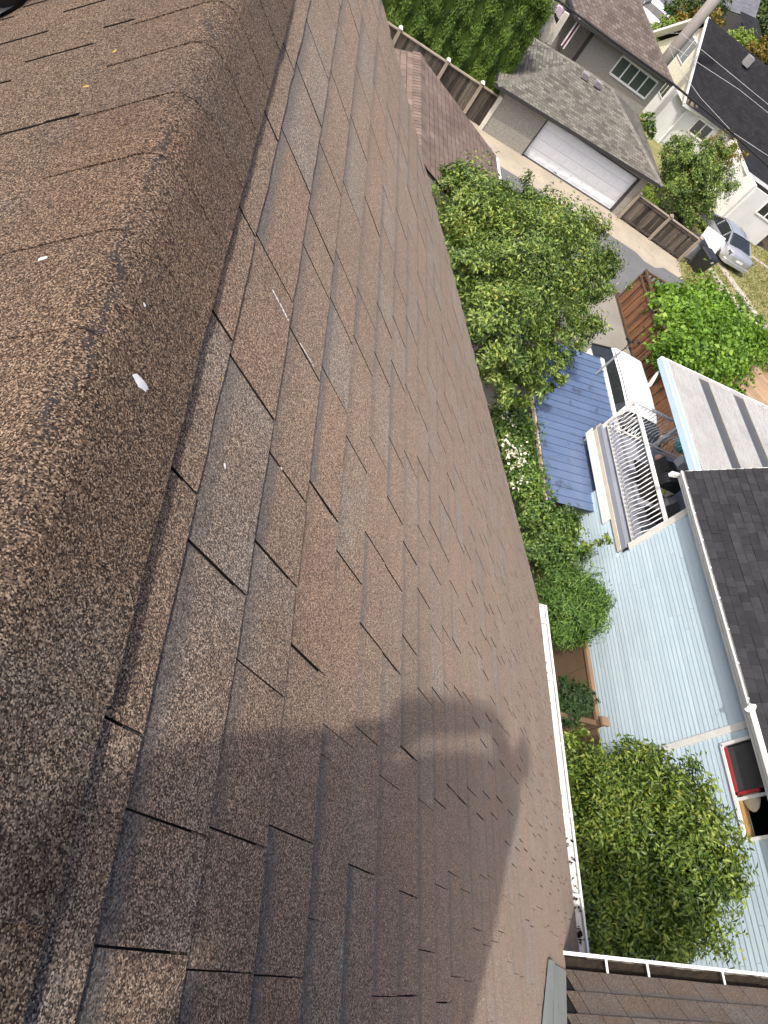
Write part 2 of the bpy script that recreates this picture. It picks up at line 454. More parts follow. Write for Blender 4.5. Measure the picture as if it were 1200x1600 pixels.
# ------------------------------------------------------------------ mesh helpers
class MB:
    """collects polygons; build() links them as ONE mesh object"""

    def __init__(self):
        self.v, self.f, self.tone, self.uv = [], [], [], []
        self.pt = {}

    def add(self, verts, faces, tone=0.5, uvs=None):
        o = len(self.v)
        self.v += [tuple(map(float, p)) for p in verts]
        for i, q in enumerate(faces):
            self.f.append(tuple(o + k for k in q))
            self.tone.append(tone)
            self.uv.append(uvs[i] if uvs else None)
        return o

    def box(self, a, b, tone=0.5):
        x0, y0, z0 = np.minimum(a, b)
        x1, y1, z1 = np.maximum(a, b)
        v = [(x0, y0, z0), (x1, y0, z0), (x1, y1, z0), (x0, y1, z0), (x0, y0, z1), (x1, y0, z1), (x1, y1, z1), (x0, y1, z1)]
        self.add(v, [(0, 3, 2, 1), (4, 5, 6, 7), (0, 1, 5, 4), (1, 2, 6, 5), (2, 3, 7, 6), (3, 0, 4, 7)], tone)
        return self

    def hexa(self, lo, hi, tone=0.5):
        """prism between two loops of the same count"""
        n = len(lo)
        v = list(lo) + list(hi)
        fs = [tuple(range(n - 1, -1, -1)), tuple(range(n, 2 * n))]
        fs += [(i, (i + 1) % n, n + (i + 1) % n, n + i) for i in range(n)]
        self.add(v, fs, tone)
        return self

    def slab(self, poly, off, tone=0.5):
        lo = [np.array(p, float) for p in poly]
        return self.hexa(lo, [p + np.array(off, float) for p in lo], tone)

    def beam(self, a, b, w, h, up=(0, 0, 1), tone=0.5):
        a, b = np.array(a, float), np.array(b, float)
        d = (b - a) / np.linalg.norm(b - a)
        u = np.array(up, float)
        s = np.cross(d, u)
        if np.linalg.norm(s) < 1e-6:
            s = np.cross(d, (1, 0, 0))
        s = s / np.linalg.norm(s) * w / 2
        u = np.cross(s, d)
        u = u / np.linalg.norm(u) * h / 2
        return self.hexa([a - s - u, a + s - u, a + s + u, a - s + u], [b - s - u, b + s - u, b + s + u, b - s + u], tone)

    def tube(self, pts, r, n=8, tone=0.5, cap=True):
        pts = [np.array(p, float) for p in pts]
        rs = r if hasattr(r, '__len__') else [r] * len(pts)
        rings = []
        ref = np.array([0.13, 0.31, 0.94])
        for i, p in enumerate(pts):
            d = pts[min(i + 1, len(pts) - 1)] - pts[max(i - 1, 0)]
            d = d / np.linalg.norm(d)
            s = np.cross(d, ref)
            if np.linalg.norm(s) < .15:
                s = np.cross(d, (1, 0, 0))
            s /= np.linalg.norm(s)
            t = np.cross(s, d)
            rings.append([p + (s * math.cos(2 * math.pi * k / n) + t * math.sin(2 * math.pi * k / n)) * rs[i] for k in range(n)])
        v = [q for ring in rings for q in ring]
        fs = []
        for i in range(len(pts) - 1):
            for k in range(n):
                fs.append((i * n + k, i * n + (k + 1) % n, (i + 1) * n + (k + 1) % n, (i + 1) * n + k))
        if cap:
            fs += [tuple(range(n - 1, -1, -1)), tuple((len(pts) - 1) * n + k for k in range(n))]
        self.add(v, fs, tone)
        return self

    def plane_uv(self, poly, udir, vdir, tone=0.5):
        poly = [np.array(p, float) for p in poly]
        udir, vdir = np.array(udir, float), np.array(vdir, float)
        self.add(poly, [tuple(range(len(poly)))], tone, [[(float(p @ udir), float(p @ vdir)) for p in poly]])
        return self

    def build(self, name, mat, parent=None, smooth=False, bevel=0.0, attrs=None):
        base = np.array(parent['_base']) if parent is not None else np.zeros(3)
        me = bpy.data.meshes.new(name)
        v = np.array(self.v, float).reshape(-1, 3) - base
        me.from_pydata(v.tolist(), [], self.f)
        at = me.attributes.new('tone', 'FLOAT', 'FACE')
        at.data.foreach_set('value', np.array(self.tone, np.float32))
        if any(u is not None for u in self.uv):
            ul = me.uv_layers.new(name='UVMap')
            flat = []
            for q, u in zip(self.f, self.uv):
                flat += [c for p in (u or [(0, 0)] * len(q)) for c in p]
            ul.data.foreach_set('uv', np.array(flat, np.float32))
        for k, arr in (attrs or {}).items():
            a = me.attributes.new(k, 'FLOAT', 'POINT')
            a.data.foreach_set('value', np.array(arr, np.float32))
        mats = mat if isinstance(mat, (list, tuple)) else [mat]
        for mm in mats:
            me.materials.append(mm)
        if smooth:
            me.polygons.foreach_set('use_smooth', [True] * len(me.polygons))
        me.update()
        o = bpy.data.objects.new(name, me)
        COL.objects.link(o)
        o['_base'] = [float(c) for c in base]
        if parent is not None:
            o.parent = parent
        if bevel:
            bv = o.modifiers.new('bevel', 'BEVEL')
            bv.width = bevel
            bv.segments = 2
            bv.limit_method = 'ANGLE'
        return o


def thing(name, loc, label, cat, group=None):
    o = bpy.data.objects.new(name, None)
    COL.objects.link(o)
    o.location = [float(c) for c in loc]
    o.empty_display_size = 0.2
    o['_base'] = [float(c) for c in loc]
    o['label'] = label
    o['category'] = cat
    if group:
        o['group'] = group
    return o


def tag(o, label, cat, group=None):
    o['label'] = label
    o['category'] = cat
    if group:
        o['group'] = group
    return o


def struct(o):
    o['kind'] = 'structure'
    return o


def stuff(o):
    o['kind'] = 'stuff'
    return o


def unit(v):
    v = np.array(v, float)
    return v / np.linalg.norm(v)


# ------------------------------------------------------------------ leaves
def leaf_mesh(name, c, nrm, tipdir, length, width, mat, parent=None, fold=0.25):
    """c, nrm, tipdir: (n,3); every leaf is a folded four-point blade of its own"""
    n = len(c)
    base = np.array(parent['_base']) if parent is not None else np.zeros(3)
    nrm = nrm / np.linalg.norm(nrm, axis=1, keepdims=True)
    tip = tipdir - (tipdir * nrm).sum(1, keepdims=True) * nrm
    tip /= np.maximum(np.linalg.norm(tip, axis=1, keepdims=True), 1e-6)
    side = np.cross(nrm, tip)
    L = length * rng.uniform(.45, 1.4, (n, 1))
    W = width * rng.uniform(.55, 1.35, (n, 1))
    a = c - tip * L * .5
    b = c + tip * L * .5 - nrm * L * .12
    m1 = c + side * W * .5 + nrm * W * fold - tip * L * .06
    m2 = c - side * W * .5 + nrm * W * fold - tip * L * .06
    v = np.stack([a, m1, b, m2], 1).reshape(-1, 3) - base
    me = bpy.data.meshes.new(name)
    me.vertices.add(4 * n)
    me.vertices.foreach_set('co', v.astype(np.float32).ravel())
    idx = np.arange(n)[:, None] * 4
    tri = np.concatenate([idx + [0, 1, 2], idx + [0, 2, 3]], 1).ravel()
    me.loops.add(6 * n)
    me.loops.foreach_set('vertex_index', tri.astype(np.int32))
    me.polygons.add(2 * n)
    me.polygons.foreach_set('loop_start', np.arange(0, 6 * n, 3, dtype=np.int32))
    me.polygons.foreach_set('loop_total', np.full(2 * n, 3, np.int32))
    me.materials.append(mat)
    me.update(calc_edges=True)
    me.validate()
    o = bpy.data.objects.new(name, me)
    COL.objects.link(o)
    o['_base'] = [float(x) for x in base]
    if parent is not None:
        o.parent = parent
    return o


def rand_dirs(n):
    d = rng.normal(size=(n, 3))
    return d / np.linalg.norm(d, axis=1, keepdims=True)


def crown_points(blobs, n, clump=0.22, shell=0.55, per=26, up_bias=0.15):
    """leaf centres in clumps through the outer part of overlapping ellipsoids"""
    vol = np.array([np.prod(b[1]) ** .67 for b in blobs])
    cnt = np.maximum((n * vol / vol.sum()).astype(int), per)
    C, Dn = [], []
    for (ctr, rad), k in zip(blobs, cnt):
        ctr, rad = np.array(ctr, float), np.array(rad, float)
        nc = max(k // per, 3)
        d = rand_dirs(nc)
        d[:, 2] += up_bias
        d /= np.linalg.norm(d, axis=1, keepdims=True)
        r = shell + (1 - shell) * rng.uniform(0, 1, (nc, 1)) ** .6
        r *= 1 + .13 * rng.normal(size=(nc, 1)) + .28 * (rng.uniform(size=(nc, 1)) < .05)
        cc = d * r
        w = rng.uniform(.4, 1.6, nc)
        pick = rng.choice(nc, k, p=w / w.sum())
        p = cc[pick] + rng.normal(size=(k, 3)) * clump * .6
        out = p / np.maximum(np.linalg.norm(p, axis=1, keepdims=True), 1e-6)
        C.append(ctr + p * rad)
        Dn.append(out)
    return np.concatenate(C), np.concatenate(Dn)


def tree_limbs(mb, base, top, r, blobs, nb=16):
    base, top = np.array(base, float), np.array(top, float)
    mid = (base + top) / 2 + rng.normal(size=3) * .08
    mb.tube([base, mid, top], [r, r * .8, r * .5], 9)
    for k in range(nb):
        ctr, rad = blobs[k % len(blobs)]
        t = rng.uniform(.45, .95)
        s = base + (top - base) * t
        e = np.array(ctr) + rand_dirs(1)[0] * np.array(rad) * .88
        m = (s + e) / 2 + np.array([0, 0, -.12]) * np.linalg.norm(e - s)
        mb.tube([s, m, e], [r * .42, r * .26, r * .08], 6)


def plant(name, label, cat, base, blobs, n, size, mat, width=None, trunk=True, r=.09, clump=.22, shell=.55, droop=.2, upright=0.0,
          group=None, per=26, out_w=.75, part='crown'):
    t = thing(name, base, label, cat, group)
    c, dn = crown_points(blobs, n, clump, shell, per)
    keep = c[:, 2] > base[2] + .02
    c, dn = c[keep], dn[keep]
    nrm = dn * out_w + rand_dirs(len(c)) * .7 + np.array([0, 0, .35])
    tip = dn * .6 + rand_dirs(len(c)) * .8 + np.array([0, 0, -droop + upright])
    leaf_mesh(part, c, nrm, tip, size, width or size * .48, mat, t)
    if trunk:
        mb = MB()
        top = np.mean([b[0] for b in blobs], axis=0)
        tree_limbs(mb, base, top, r, blobs)
        mb.build('trunk', M['bark'], t, smooth=True)
    return t
# ================================================================== setting: ground sheets
def sheet(name, poly, z, mat):
    mb = MB()
    mb.add([(p[0], p[1], z) for p in poly], [tuple(range(len(poly)))])
    return struct(mb.build(name, mat))


sheet('ground', [(-300, -300), (500, -300), (500, 600), (-300, 600)], 0.0, M['soil'])
sheet('lawn', [(20.5, 14), (60, 14), (60, 38.5), (21.6, 38.5), (21.6, 27.9), (20.5, 26)], 0.008, M['lawn'])
sheet('backyard_grass', [(16.6, 31), (31, 31), (31, 62), (16.6, 62)], 0.004, M['lawn'])
lane_edge = [P(960, 392, z=0), P(985, 410, z=0), P(1003, 418, z=0), P(1022, 430, z=0), P(1067, 441, z=0)]
sheet('lane', [(-60, 23.6), (21.5, 23.6), (21.7, 28.0), (20.4, 28.05), (19.7, 27.55), (19.0, 27.55), (18.6, 27.9), (16, 28.1), (-60, 28.1)], 0.012, M['asphalt'])
sheet('concrete_apron', [(-60, 28.1), (16, 28.1), (18.6, 27.9), (19.0, 27.55), (19.7, 27.55), (20.4, 28.05), (21.7, 28.0), (21.9, 29.6), (21.6, 30.6), (-60, 30.6)], 0.016, M['concrete'])
sheet('driveway', [(8.4, 7.2), (16.2, 7.2), (16.2, 23.6), (8.4, 23.6)], 0.008, M['drive'])
sheet('street', [(-100, 66), (300, 66), (300, 82), (-100, 82)], 0.012, M['street'])

# ================================================================== the house whose roof we stand on
PITCH = 0.758694
AX, AZ = -0.037, 10.524                      # ridge line (runs along y)
sR = np.array([math.cos(PITCH), 0, -math.sin(PITCH)])
nR = np.array([math.sin(PITCH), 0, math.cos(PITCH)])
sL = sR * [-1, 1, 1]
nL = nR * [-1, 1, 1]
APEX = np.array([AX, 0, AZ])
YR = 2.95                                    # rake
EAVE = 5.50


def RR(r, v, h=0.0):
    return APEX + sR * r + nR * h + np.array([0, v, 0])


def LL(r, v, h=0.0):
    return APEX + sL * r + nL * h + np.array([0, v, 0])


def hit(px, py, p0, n):
    r = ray(px, py)
    c = np.array([0, 0, CAM_Z])
    return c + r * (((np.array(p0) - c) @ n) / (r @ n))


def roof_rv(px, py, h=0.008):
    q = hit(px, py, APEX + nR * h, nR) - APEX
    return q @ sR, q[1]


house = thing('house', (0, 0, 0), 'brown shingled house with steep roof running down from the near ridge to a white gutter', 'house')

# walls (gable ends and sides under the roof)
mb = MB()
xe = AX + (EAVE - .45) * math.cos(PITCH)
xw = AX - (EAVE - .45) * math.cos(PITCH)
zt = AZ - (EAVE - .45) * math.sin(PITCH) - .16
mb.slab([(xw, 2.7, 0), (xe, 2.7, 0), (xe, 2.7, zt), (AX, 2.7, AZ - .18), (xw, 2.7, zt)], (0, -.2, 0))
mb.box((xe - .2, -9, 0), (xe, 2.5, zt))
mb.box((xw, -9, 0), (xw + .2, 2.5, zt))
mb.slab([(xw, -9, 0), (xe, -9, 0), (xe, -9, zt), (AX, -9, AZ - .18), (xw, -9, zt)], (0, -.2, 0))
mb.build('wall', M['beige'], house)

mb = MB()
for S, n_ in ((sR, nR), (sL, nL)):
    a, b = APEX + np.array([0, YR, 0]) - n_ * .0 + S * .07, APEX + np.array([0, -9.4, 0]) + S * .07
    q = [a, b, b + S * (EAVE - .07), a + S * (EAVE - .07)]
    if S is sL:
        q = q[::-1]
    mb.slab(q, -n_ * .10)
roof = mb.build('roof', M['felt'], house)
roof['label'] = 'steep roof plane under the brown shingles'

# --- shingle courses -------------------------------------------------
EXP = 0.1305
known = {-1: [1.427, 1.163, .885, .664, .423, .17], 0: [1.96, 1.686, 1.475, 1.218, .90, .645, .37, .113, .02],
         1: [2.27, 2.04, 1.755, 1.428, 1.184, 1.071, .85, .593, .45, .295, .123, .009],
         2: [2.44, 2.09, 1.81, 1.50, 1.24, 1.088, .895, .642, .369, .148, .008],
         3: [2.62, 2.30, 2.04, 1.66, 1.285, 1.126, .848, .593, .305, .263, .068],
         4: [.955, .715, .523, .343, .145], 5: [.716, .523, .30, -.009], 6: [.62, .385, .14, -.009],
         7: [.55, .318, .06], 8: [.60, .347, .18, -.018], 9: [.66, .408, .22, .025], 10: [.70, .408, .20, .02]}


def tab_mesh(F, r0, r1, v0, v1, hb, ht, skew, tone, mbx, band):
    """one laminated tab: wavy butt edge, thickness at the butt, tapering to the head"""
    ns = 4
    vs = np.linspace(v0, v1, ns + 1)
    top, bot = [], []
    pts = []
    jit = rng.normal(size=ns + 1) * .0012
    lift = rng.normal(size=ns + 1) * .0002 + rng.normal() * .0002
    for i, v in enumerate(vs):
        k = (i / ns - .5) * 2
        pts.append(F(r0, v, ht))
    for i, v in enumerate(vs):
        k = (i / ns - .5) * 2
        pts.append(F(r1 + jit[i], v - skew * k, hb + lift[i]))
    for i, v in enumerate(vs):
        k = (i / ns - .5) * 2
        pts.append(F(r1 + jit[i], v - skew * k, .0005))
    pts += [F(r0, v0, .0002), F(r0, v1, .0002)]
    m = ns + 1
    fs = []
    for i in range(ns):
        fs.append((i, i + 1, m + i + 1, m + i))
        fs.append((m + i, m + i + 1, 2 * m + i + 1, 2 * m + i))
    fs.append((0, m, 2 * m, 3 * m))
    fs.append((ns, 3 * m + 1, 2 * m + ns, m + ns))
    o = mbx.add(pts, fs, tone)
    mbx.cut = getattr(mbx, 'cut', []) + [0, 1] * ns + [1, 1]
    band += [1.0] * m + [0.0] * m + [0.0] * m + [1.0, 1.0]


def cut_edges(o, idx):
    """cut faces show bare black asphalt, no granules"""
    o.data.polygons.foreach_set('material_index', np.array(idx, np.int32))
    return o


def tones():
    return float(np.clip(rng.choice([rng.normal(.27, .06), rng.normal(.5, .07), rng.normal(.71, .07)], p=[.33, .42, .25]), 0, 1.15))


tabs = []                                     # (distance, maker)
ncourse = int((EAVE - .192) / EXP) + 1
for k in range(-1, ncourse):
    r_butt = (.4925 + EXP * (k + 1)) * .985 - .3007      # butt edges stand proud of the deck
    r_head = r_butt - EXP - .022
    if r_butt > EAVE + .03:
        break
    js = [j * .985 for j in known.get(k, [])]
    if not js:
        js = [rng.uniform(.2, .5)]
    hi, lo = max(js), min(js)
    while hi < YR:
        hi += rng.choice([rng.uniform(.14, .2), rng.uniform(.22, .34)])
        js.append(hi)
    while lo > -1.0:
        lo -= rng.choice([rng.uniform(.14, .2), rng.uniform(.22, .34)])
        js.append(lo)
    js = sorted(j for j in js if -1.3 < j < YR - .06)
    js = [js[0] - .2] + js + [YR + .012]
    for a, b in zip(js[:-1], js[1:]):
        gap = .0042 if a > -1 else 0
        tabs.append(('R', r_head, r_butt, a + (.0022 if a > .35 else .0009), b - (.0022 if b > .35 else .0009)))
lexp = .126
lknown = {0: [.93, 1.24, 1.6, .62], 1: [.935, 1.19, 1.39, 1.7, .66], 2: [1.135, 1.32, 1.5, 1.78, .9, .6], 3: [1.0, 1.25, 1.47, 1.8]}
for k in range(0, 9):
    r_butt = .22 + lexp * k
    js = list(lknown.get(k, [rng.uniform(.8, 1.1)]))
    hi, lo = max(js), min(js)
    while hi < YR:
        hi += rng.uniform(.16, .33)
        js.append(hi)
    while lo > -.5:
        lo -= rng.uniform(.16, .33)
        js.append(lo)
    js = sorted(j for j in js if -.8 < j < YR - .06)
    js = js + [YR + .012]
    for a, b in zip(js[:-1], js[1:]):
        tabs.append(('L', r_butt - lexp - .022, r_butt, a + .0036, b - .0036))


def tab_key(t):
    F = RR if t[0] == 'R' else LL
    c = F(t[2] - .06, (t[3] + t[4]) / 2)
    d = c - np.array([0, 0, CAM_Z])
    v = RM @ d
    if v[2] < .05:
        return 1e3 + np.linalg.norm(d)
    px, py = v[:2] / v[2] * FPX
    out = max(abs(px) - 600, 0) + max(abs(py) - 800, 0)
    return np.linalg.norm(d) + out * .02


tabs.sort(key=tab_key)
rest, rest_band = MB(), []
for i, (side, r0, r1, v0, v1) in enumerate(tabs):
    F = RR if side == 'R' else LL
    hb, ht = .0056 + rng.normal() * .0002, .0026
    sk = rng.normal() * .0008
    if i < 300:
        mbx, bnd = MB(), []
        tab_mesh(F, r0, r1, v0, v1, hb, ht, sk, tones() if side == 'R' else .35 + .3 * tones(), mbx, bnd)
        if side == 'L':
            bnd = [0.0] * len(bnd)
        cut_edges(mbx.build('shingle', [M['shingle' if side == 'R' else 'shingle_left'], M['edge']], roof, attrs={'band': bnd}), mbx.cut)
    else:
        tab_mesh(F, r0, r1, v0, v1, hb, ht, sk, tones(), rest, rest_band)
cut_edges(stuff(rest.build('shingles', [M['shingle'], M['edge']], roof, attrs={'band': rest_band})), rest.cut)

# --- ridge caps: folded over the ridge, each lapping the next -----------------
prof = [-.152, -.11, -.075, -.05, -.034, -.02, -.008, .008, .02, .034, .05, .075, .105, .126]
T = math.tan(PITCH)


def cap_pt(r, v, h):
    x = r * math.cos(PITCH)
    x0 = .019
    z = -T * abs(x) if abs(x) > x0 else -T * (x * x / (2 * x0) + x0 / 2)
    n_ = np.array([math.sin(PITCH) * np.clip(x / x0, -1, 1), 0, math.cos(PITCH)])
    n_ /= np.linalg.norm(n_)
    return np.array([AX + x, v, AZ + z]) + n_ * h


edges = [.028 + .1457 * k for k in range(-7, 21)]
for i, e in enumerate(edges):
    v0 = e + rng.normal() * .003
    v1 = min(e + .1457 + .06, YR + .015)
    if v0 > YR - .02:
        break
    mbx, fold = MB(), []
    lift = abs(rng.normal()) * .0006
    near = max(0, .45 - abs(e - .2)) * .005
    rows = [(v0, .0116), (v0 + .05, .0113), (v0 + .10, .0108), (v1, .0088)]
    pts = []
    for (v, h) in rows:
        for r in prof:
            edge = min(abs(r) / (.126 if r > 0 else .152), 1) ** 4
            hh = h + edge * (lift + (near if r > 0 else 0)) + rng.normal() * .0002
            pts.append(cap_pt(r * (1 + (rng.normal() * .003 if abs(r) > .12 else 0)), v, hh))
            fold.append(r)
    m = len(prof)
    lowi = len(pts)
    for r in prof:
        pts.append(cap_pt(r, v0, .0100))
        fold.append(.2)
    for (v, h) in rows:
        for r in (prof[0], prof[-1]):
            pts.append(cap_pt(r, v, h - .0052 + (near * .7 if r > 0 else 0)))
            fold.append(.2)
    fs = []
    for a in range(len(rows) - 1):
        for k in range(m - 1):
            fs.append((a * m + k, a * m + k + 1, (a + 1) * m + k + 1, (a + 1) * m + k))
    for k in range(m - 1):
        fs.append((lowi + k, lowi + k + 1, k + 1, k))
    sb = lowi + m
    for a in range(len(rows) - 1):
        fs.append((a * m, (a + 1) * m, sb + (a + 1) * 2, sb + a * 2))
        fs.append((a * m + m - 1, sb + a * 2 + 1, sb + (a + 1) * 2 + 1, (a + 1) * m + m - 1))
    mbx.add(pts, fs, float(np.clip(rng.normal(.52, .16), .3, .8)))
    mbx.build('ridge_cap', M['cap'], roof, smooth=False, attrs={'fold': fold, 'band': [0] * len(pts)})

# rake edge metal and fascia
mb = MB()
mb.slab([RR(.05, YR, .004), RR(EAVE, YR, .004), RR(EAVE, YR, -.05), RR(.05, YR, -.05)], (0, .006, 0))
mb.slab([LL(.05, YR, .004), LL(EAVE, YR, .004), LL(EAVE, YR, -.05), LL(.05, YR, -.05)], (0, .006, 0))
mb.build('drip_edge', M['dark'], house)
mb = MB()
mb.slab([RR(.1, YR - .03, -.105), RR(EAVE, YR - .03, -.105), RR(EAVE, YR - .03, -.27), RR(.1, YR - .03, -.27)], (0, -.03, 0))
mb.slab([LL(.1, YR - .03, -.105), LL(EAVE, YR - .03, -.105), LL(EAVE, YR - .03, -.27), LL(.1, YR - .03, -.27)], (0, -.03, 0))
mb.build('fascia', M['white'], house)


# --- eave gutter ---------------------------------------------------------------
def gutter_shell(mb, a, b, out, w=.125, d=.10, t=.003, inner=False):
    """open trough from a to b; a and b lie on the back top edge, 'out' points away from the wall"""
    a, b, out = np.array(a, float), np.array(b, float), unit(out)
    zz = np.array([0, 0, 1.0])
    loop = [(0, 0), (0, -d), (w * .62, -d), (w * .78, -d * .55), (w, -d * .18), (w, .006), (w - .018, .006), (w - .018, -.006),
            (w - .016, -.004), (w - t, -.002), (w - t, -d * .18), (w * .78 - t, -d * .55), (w * .62 - t, -d + t), (t, -d + t), (t, 0)]
    lo = [a + out * x + zz * z for x, z in loop]
    hi = [b + out * x + zz * z for x, z in loop]
    n = len(loop)
    mb.add(lo + hi, [(i, (i + 1) % n, n + (i + 1) % n, n + i) for i in range(n)])
    mb.cut = [1 if 6 <= i <= 13 else 0 for i in range(n)] + [0] * 16
    for e, s in ((a, 1), (b, -1)):                # end plates
        dd = unit(b - a) * s * .002
        pl = [e + out * x + zz * z for x, z in loop[:6]]
        mb.slab(pl, dd)


ge = RR(EAVE, 0, 0)
gx, gz = ge[0] - .012, ge[2] - .022
mb = MB()
gutter_shell(mb, (gx, .24, gz), (gx, YR + .03, gz), (1, 0, 0))
gutter = mb.build('gutter', M['gutter'], house)
mb = MB()
for i in range(140):                            # leaf litter and moss caught along the edge
    v = .3 + 2.6 * rng.uniform() ** 1.5
    if rng.uniform() < .5 and v > 1.3:
        v = rng.choice([1.0, 1.35, 1.62, 2.05, 2.3]) + rng.normal() * .06
    c = np.array([gx + (rng.uniform(-.01, .03) if v > 1.1 else rng.uniform(-.01, .09)), v, gz + rng.uniform(-.015, .006)])
    s = rng.uniform(.004, .013)
    q = [c + rng.normal(size=3) * s for _ in range(6)]
    mb.add(q, [(0, 1, 2), (0, 2, 3), (0, 3, 4), (1, 4, 5), (2, 5, 3), (0, 4, 1)])
mb.box((gx + .004, .26, gz - .094), (gx + .075, YR, gz - .05))
stuff(mb.build('leaf_litter', M['muck'], gutter))
mb = MB()
for k in range(5):
    v = .6 + k * .55
    mb.beam((gx, v, gz - .002), (gx + .12, v, gz - .002), .02, .004)
mb.build('gutter_strap', M['gutter'], gutter)

# --- cross wing below right -------------------------------------------------------
WZ = 7.70
wa, wb = np.array([2.94, .092, WZ]), np.array([6.4, -.01, WZ])
wdir = unit(wb - wa)
wup = unit(np.array([wdir[1] * math.cos(PITCH), -wdir[0] * math.cos(PITCH), math.sin(PITCH)]))
wn_ = np.cross(wdir, wup)
if wn_[2] < 0:
    wn_ = -wn_
WP = lambda s, r, h=0.0: wa + wdir * s + wup * r + wn_ * h
strip_lo, strip_hi = hit(880, 1519, wa, wn_), hit(882, 1640, wa, wn_)
ch_lo, ch_hi = hit(869, 1503, APEX, nR), hit(838, 1650, APEX, nR)
sl_s = [(strip_lo - wa) @ wdir, (strip_hi - wa) @ wdir]
sl_r = [(strip_lo - wa) @ wup, (strip_hi - wa) @ wup]
start = lambda r: sl_s[0] + (r - sl_r[0]) / (sl_r[1] - sl_r[0]) * (sl_s[1] - sl_s[0])
mb = MB()
WL = float(np.linalg.norm(wb - wa))
mb.slab([WP(start(0) - .0, 0, -.004), WP(WL, 0, -.004), WP(WL, 2.4, -.004), WP(start(2.4), 2.4, -.004)], -wn_ * .08)
back = wa + np.array([0, -2.4 * math.cos(PITCH) * 2, 0])
rid0, rid1 = WP(start(2.4), 2.4, -.004), WP(WL, 2.4, -.004)
mb.slab([rid1, rid0, rid0 + [1.5, -1.74, -1.65], rid1 + [0, -1.74, -1.65]], (0, -.05, -.06))
wing = mb.build('wing_roof', M['felt'], house)
mb = MB()
wl_y = wb[1] - .35
mb.box((3.3, wl_y - 2.9, 0), (6.1, wl_y, WZ - .1))
mb.build('wing_wall', M['beige'], house)
for c in range(9):
    r1, r0 = -.018 + c * .13, -.018 + c * .13 + .152
    s = start(max(r1, 0)) + .004
    first = True
    while s < WL:
        w = (rng.uniform(.05, .12) if first else rng.uniform(.17, .27))
        first = False
        mbx = MB()
        t_ = float(np.clip(rng.normal(.38, .09), 0, .8))
        hb, ht = .0085, .0030
        e = s + w - .0035
        j = rng.normal(size=2) * .001
        s_head = max(s, start(r0) + .004)
        mbx.hexa([WP(s, r1 + j[0], .0006), WP(e, r1 + j[1], .0006), WP(e, r0, .0002), WP(s_head, r0, .0002)],
                 [WP(s, r1 + j[0], hb), WP(e, r1 + j[1], hb), WP(e, r0, ht), WP(s_head, r0, ht)], t_)
        cut_edges(mbx.build('shingle', [M['shingle_wing'], M['edge']], wing, attrs={'band': [0, 0, 1, 1, 0, 0, 1, 1]}), [1, 0, 1, 1, 1, 1])
        s += w
# valley metal: channel on the main slope, flat leaf on the wing
mb = MB()
VL = [hit(857, 1499, APEX + nR * .010, nR), hit(842, 1650, APEX + nR * .010, nR)]
VR = [hit(866, 1507, APEX + nR * .012, nR), hit(862, 1650, APEX + nR * .012, nR)]
strip_top = WP(start(2.35), 2.35)


def upto(seg, z):
    d_ = seg[1] - seg[0]
    return seg[0] + d_ * ((z - seg[0][2]) / d_[2])


VL[1], VR[1] = upto(VL, strip_top[2]), upto(VR, strip_top[2])
rows_v = []
for i in (0, 1):
    a_, b_ = VL[i], VR[i]
    rows_v.append([a_, a_ * .85 + b_ * .15 + nR * .010, a_ * .6 + b_ * .4 + nR * .013, a_ * .3 + b_ * .7 + nR * .010, a_ * .1 + b_ * .9 + nR * .004, b_])
n_ = len(rows_v[0])
mb.add(rows_v[0] + rows_v[1], [(i, i + 1, n_ + i + 1, n_ + i) for i in range(n_ - 1)] + [tuple(range(n_))])
mb.build('valley_channel', M['flash'], house, smooth=False)
mb = MB()
q0, q1 = strip_lo + wn_ * .0125 + wdir * .012, strip_top + wn_ * .0125 + wdir * .012
mb.slab([VR[0] + nR * .003, q0, q1, VR[1] + nR * .003], (0, 0, -.003))
mb.build('valley_leaf', M['flash'], house)

# wing gutter with hangers
ga = np.array([2.955, .088, WZ - .018])
gb = ga + wdir * 3.4
mb = MB()
outd = np.array([-wdir[1], wdir[0], 0])
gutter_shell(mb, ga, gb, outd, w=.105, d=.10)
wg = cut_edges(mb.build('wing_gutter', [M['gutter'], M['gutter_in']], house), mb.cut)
mb = MB()
q = [ga + wdir * .01, gb, gb + outd * .09, ga + wdir * .01 + outd * .09]
N_ = 60
top, bots = [], []
for i in range(N_ + 1):
    for j in range(4):
        b_ = ga + wdir * (3.38 * i / N_ + .01) + outd * (.004 + .078 * j / 3)
        top.append(b_ + [0, 0, -.055 + .018 * rng.uniform() + .02 * math.exp(-i / 4)])
fs = [(i * 4 + j, (i + 1) * 4 + j, (i + 1) * 4 + j + 1, i * 4 + j + 1) for i in range(N_) for j in range(3)]
mb.add(top, fs)
mb.build('gutter_sludge', M['muck'], wg)
for px in (952, 1016, 1132, 1250):
    s = (hit(px, 1520, (0, 0, WZ), np.array([0, 0, 1.0])) - ga) @ wdir
    mbx = MB()
    mbx.beam(ga + wdir * s + outd * -.03 + [0, 0, .008], ga + wdir * s + outd * .10 + [0, 0, .004], .014, .004)
    mbx.build('gutter_bracket', M['gutter'], wg)

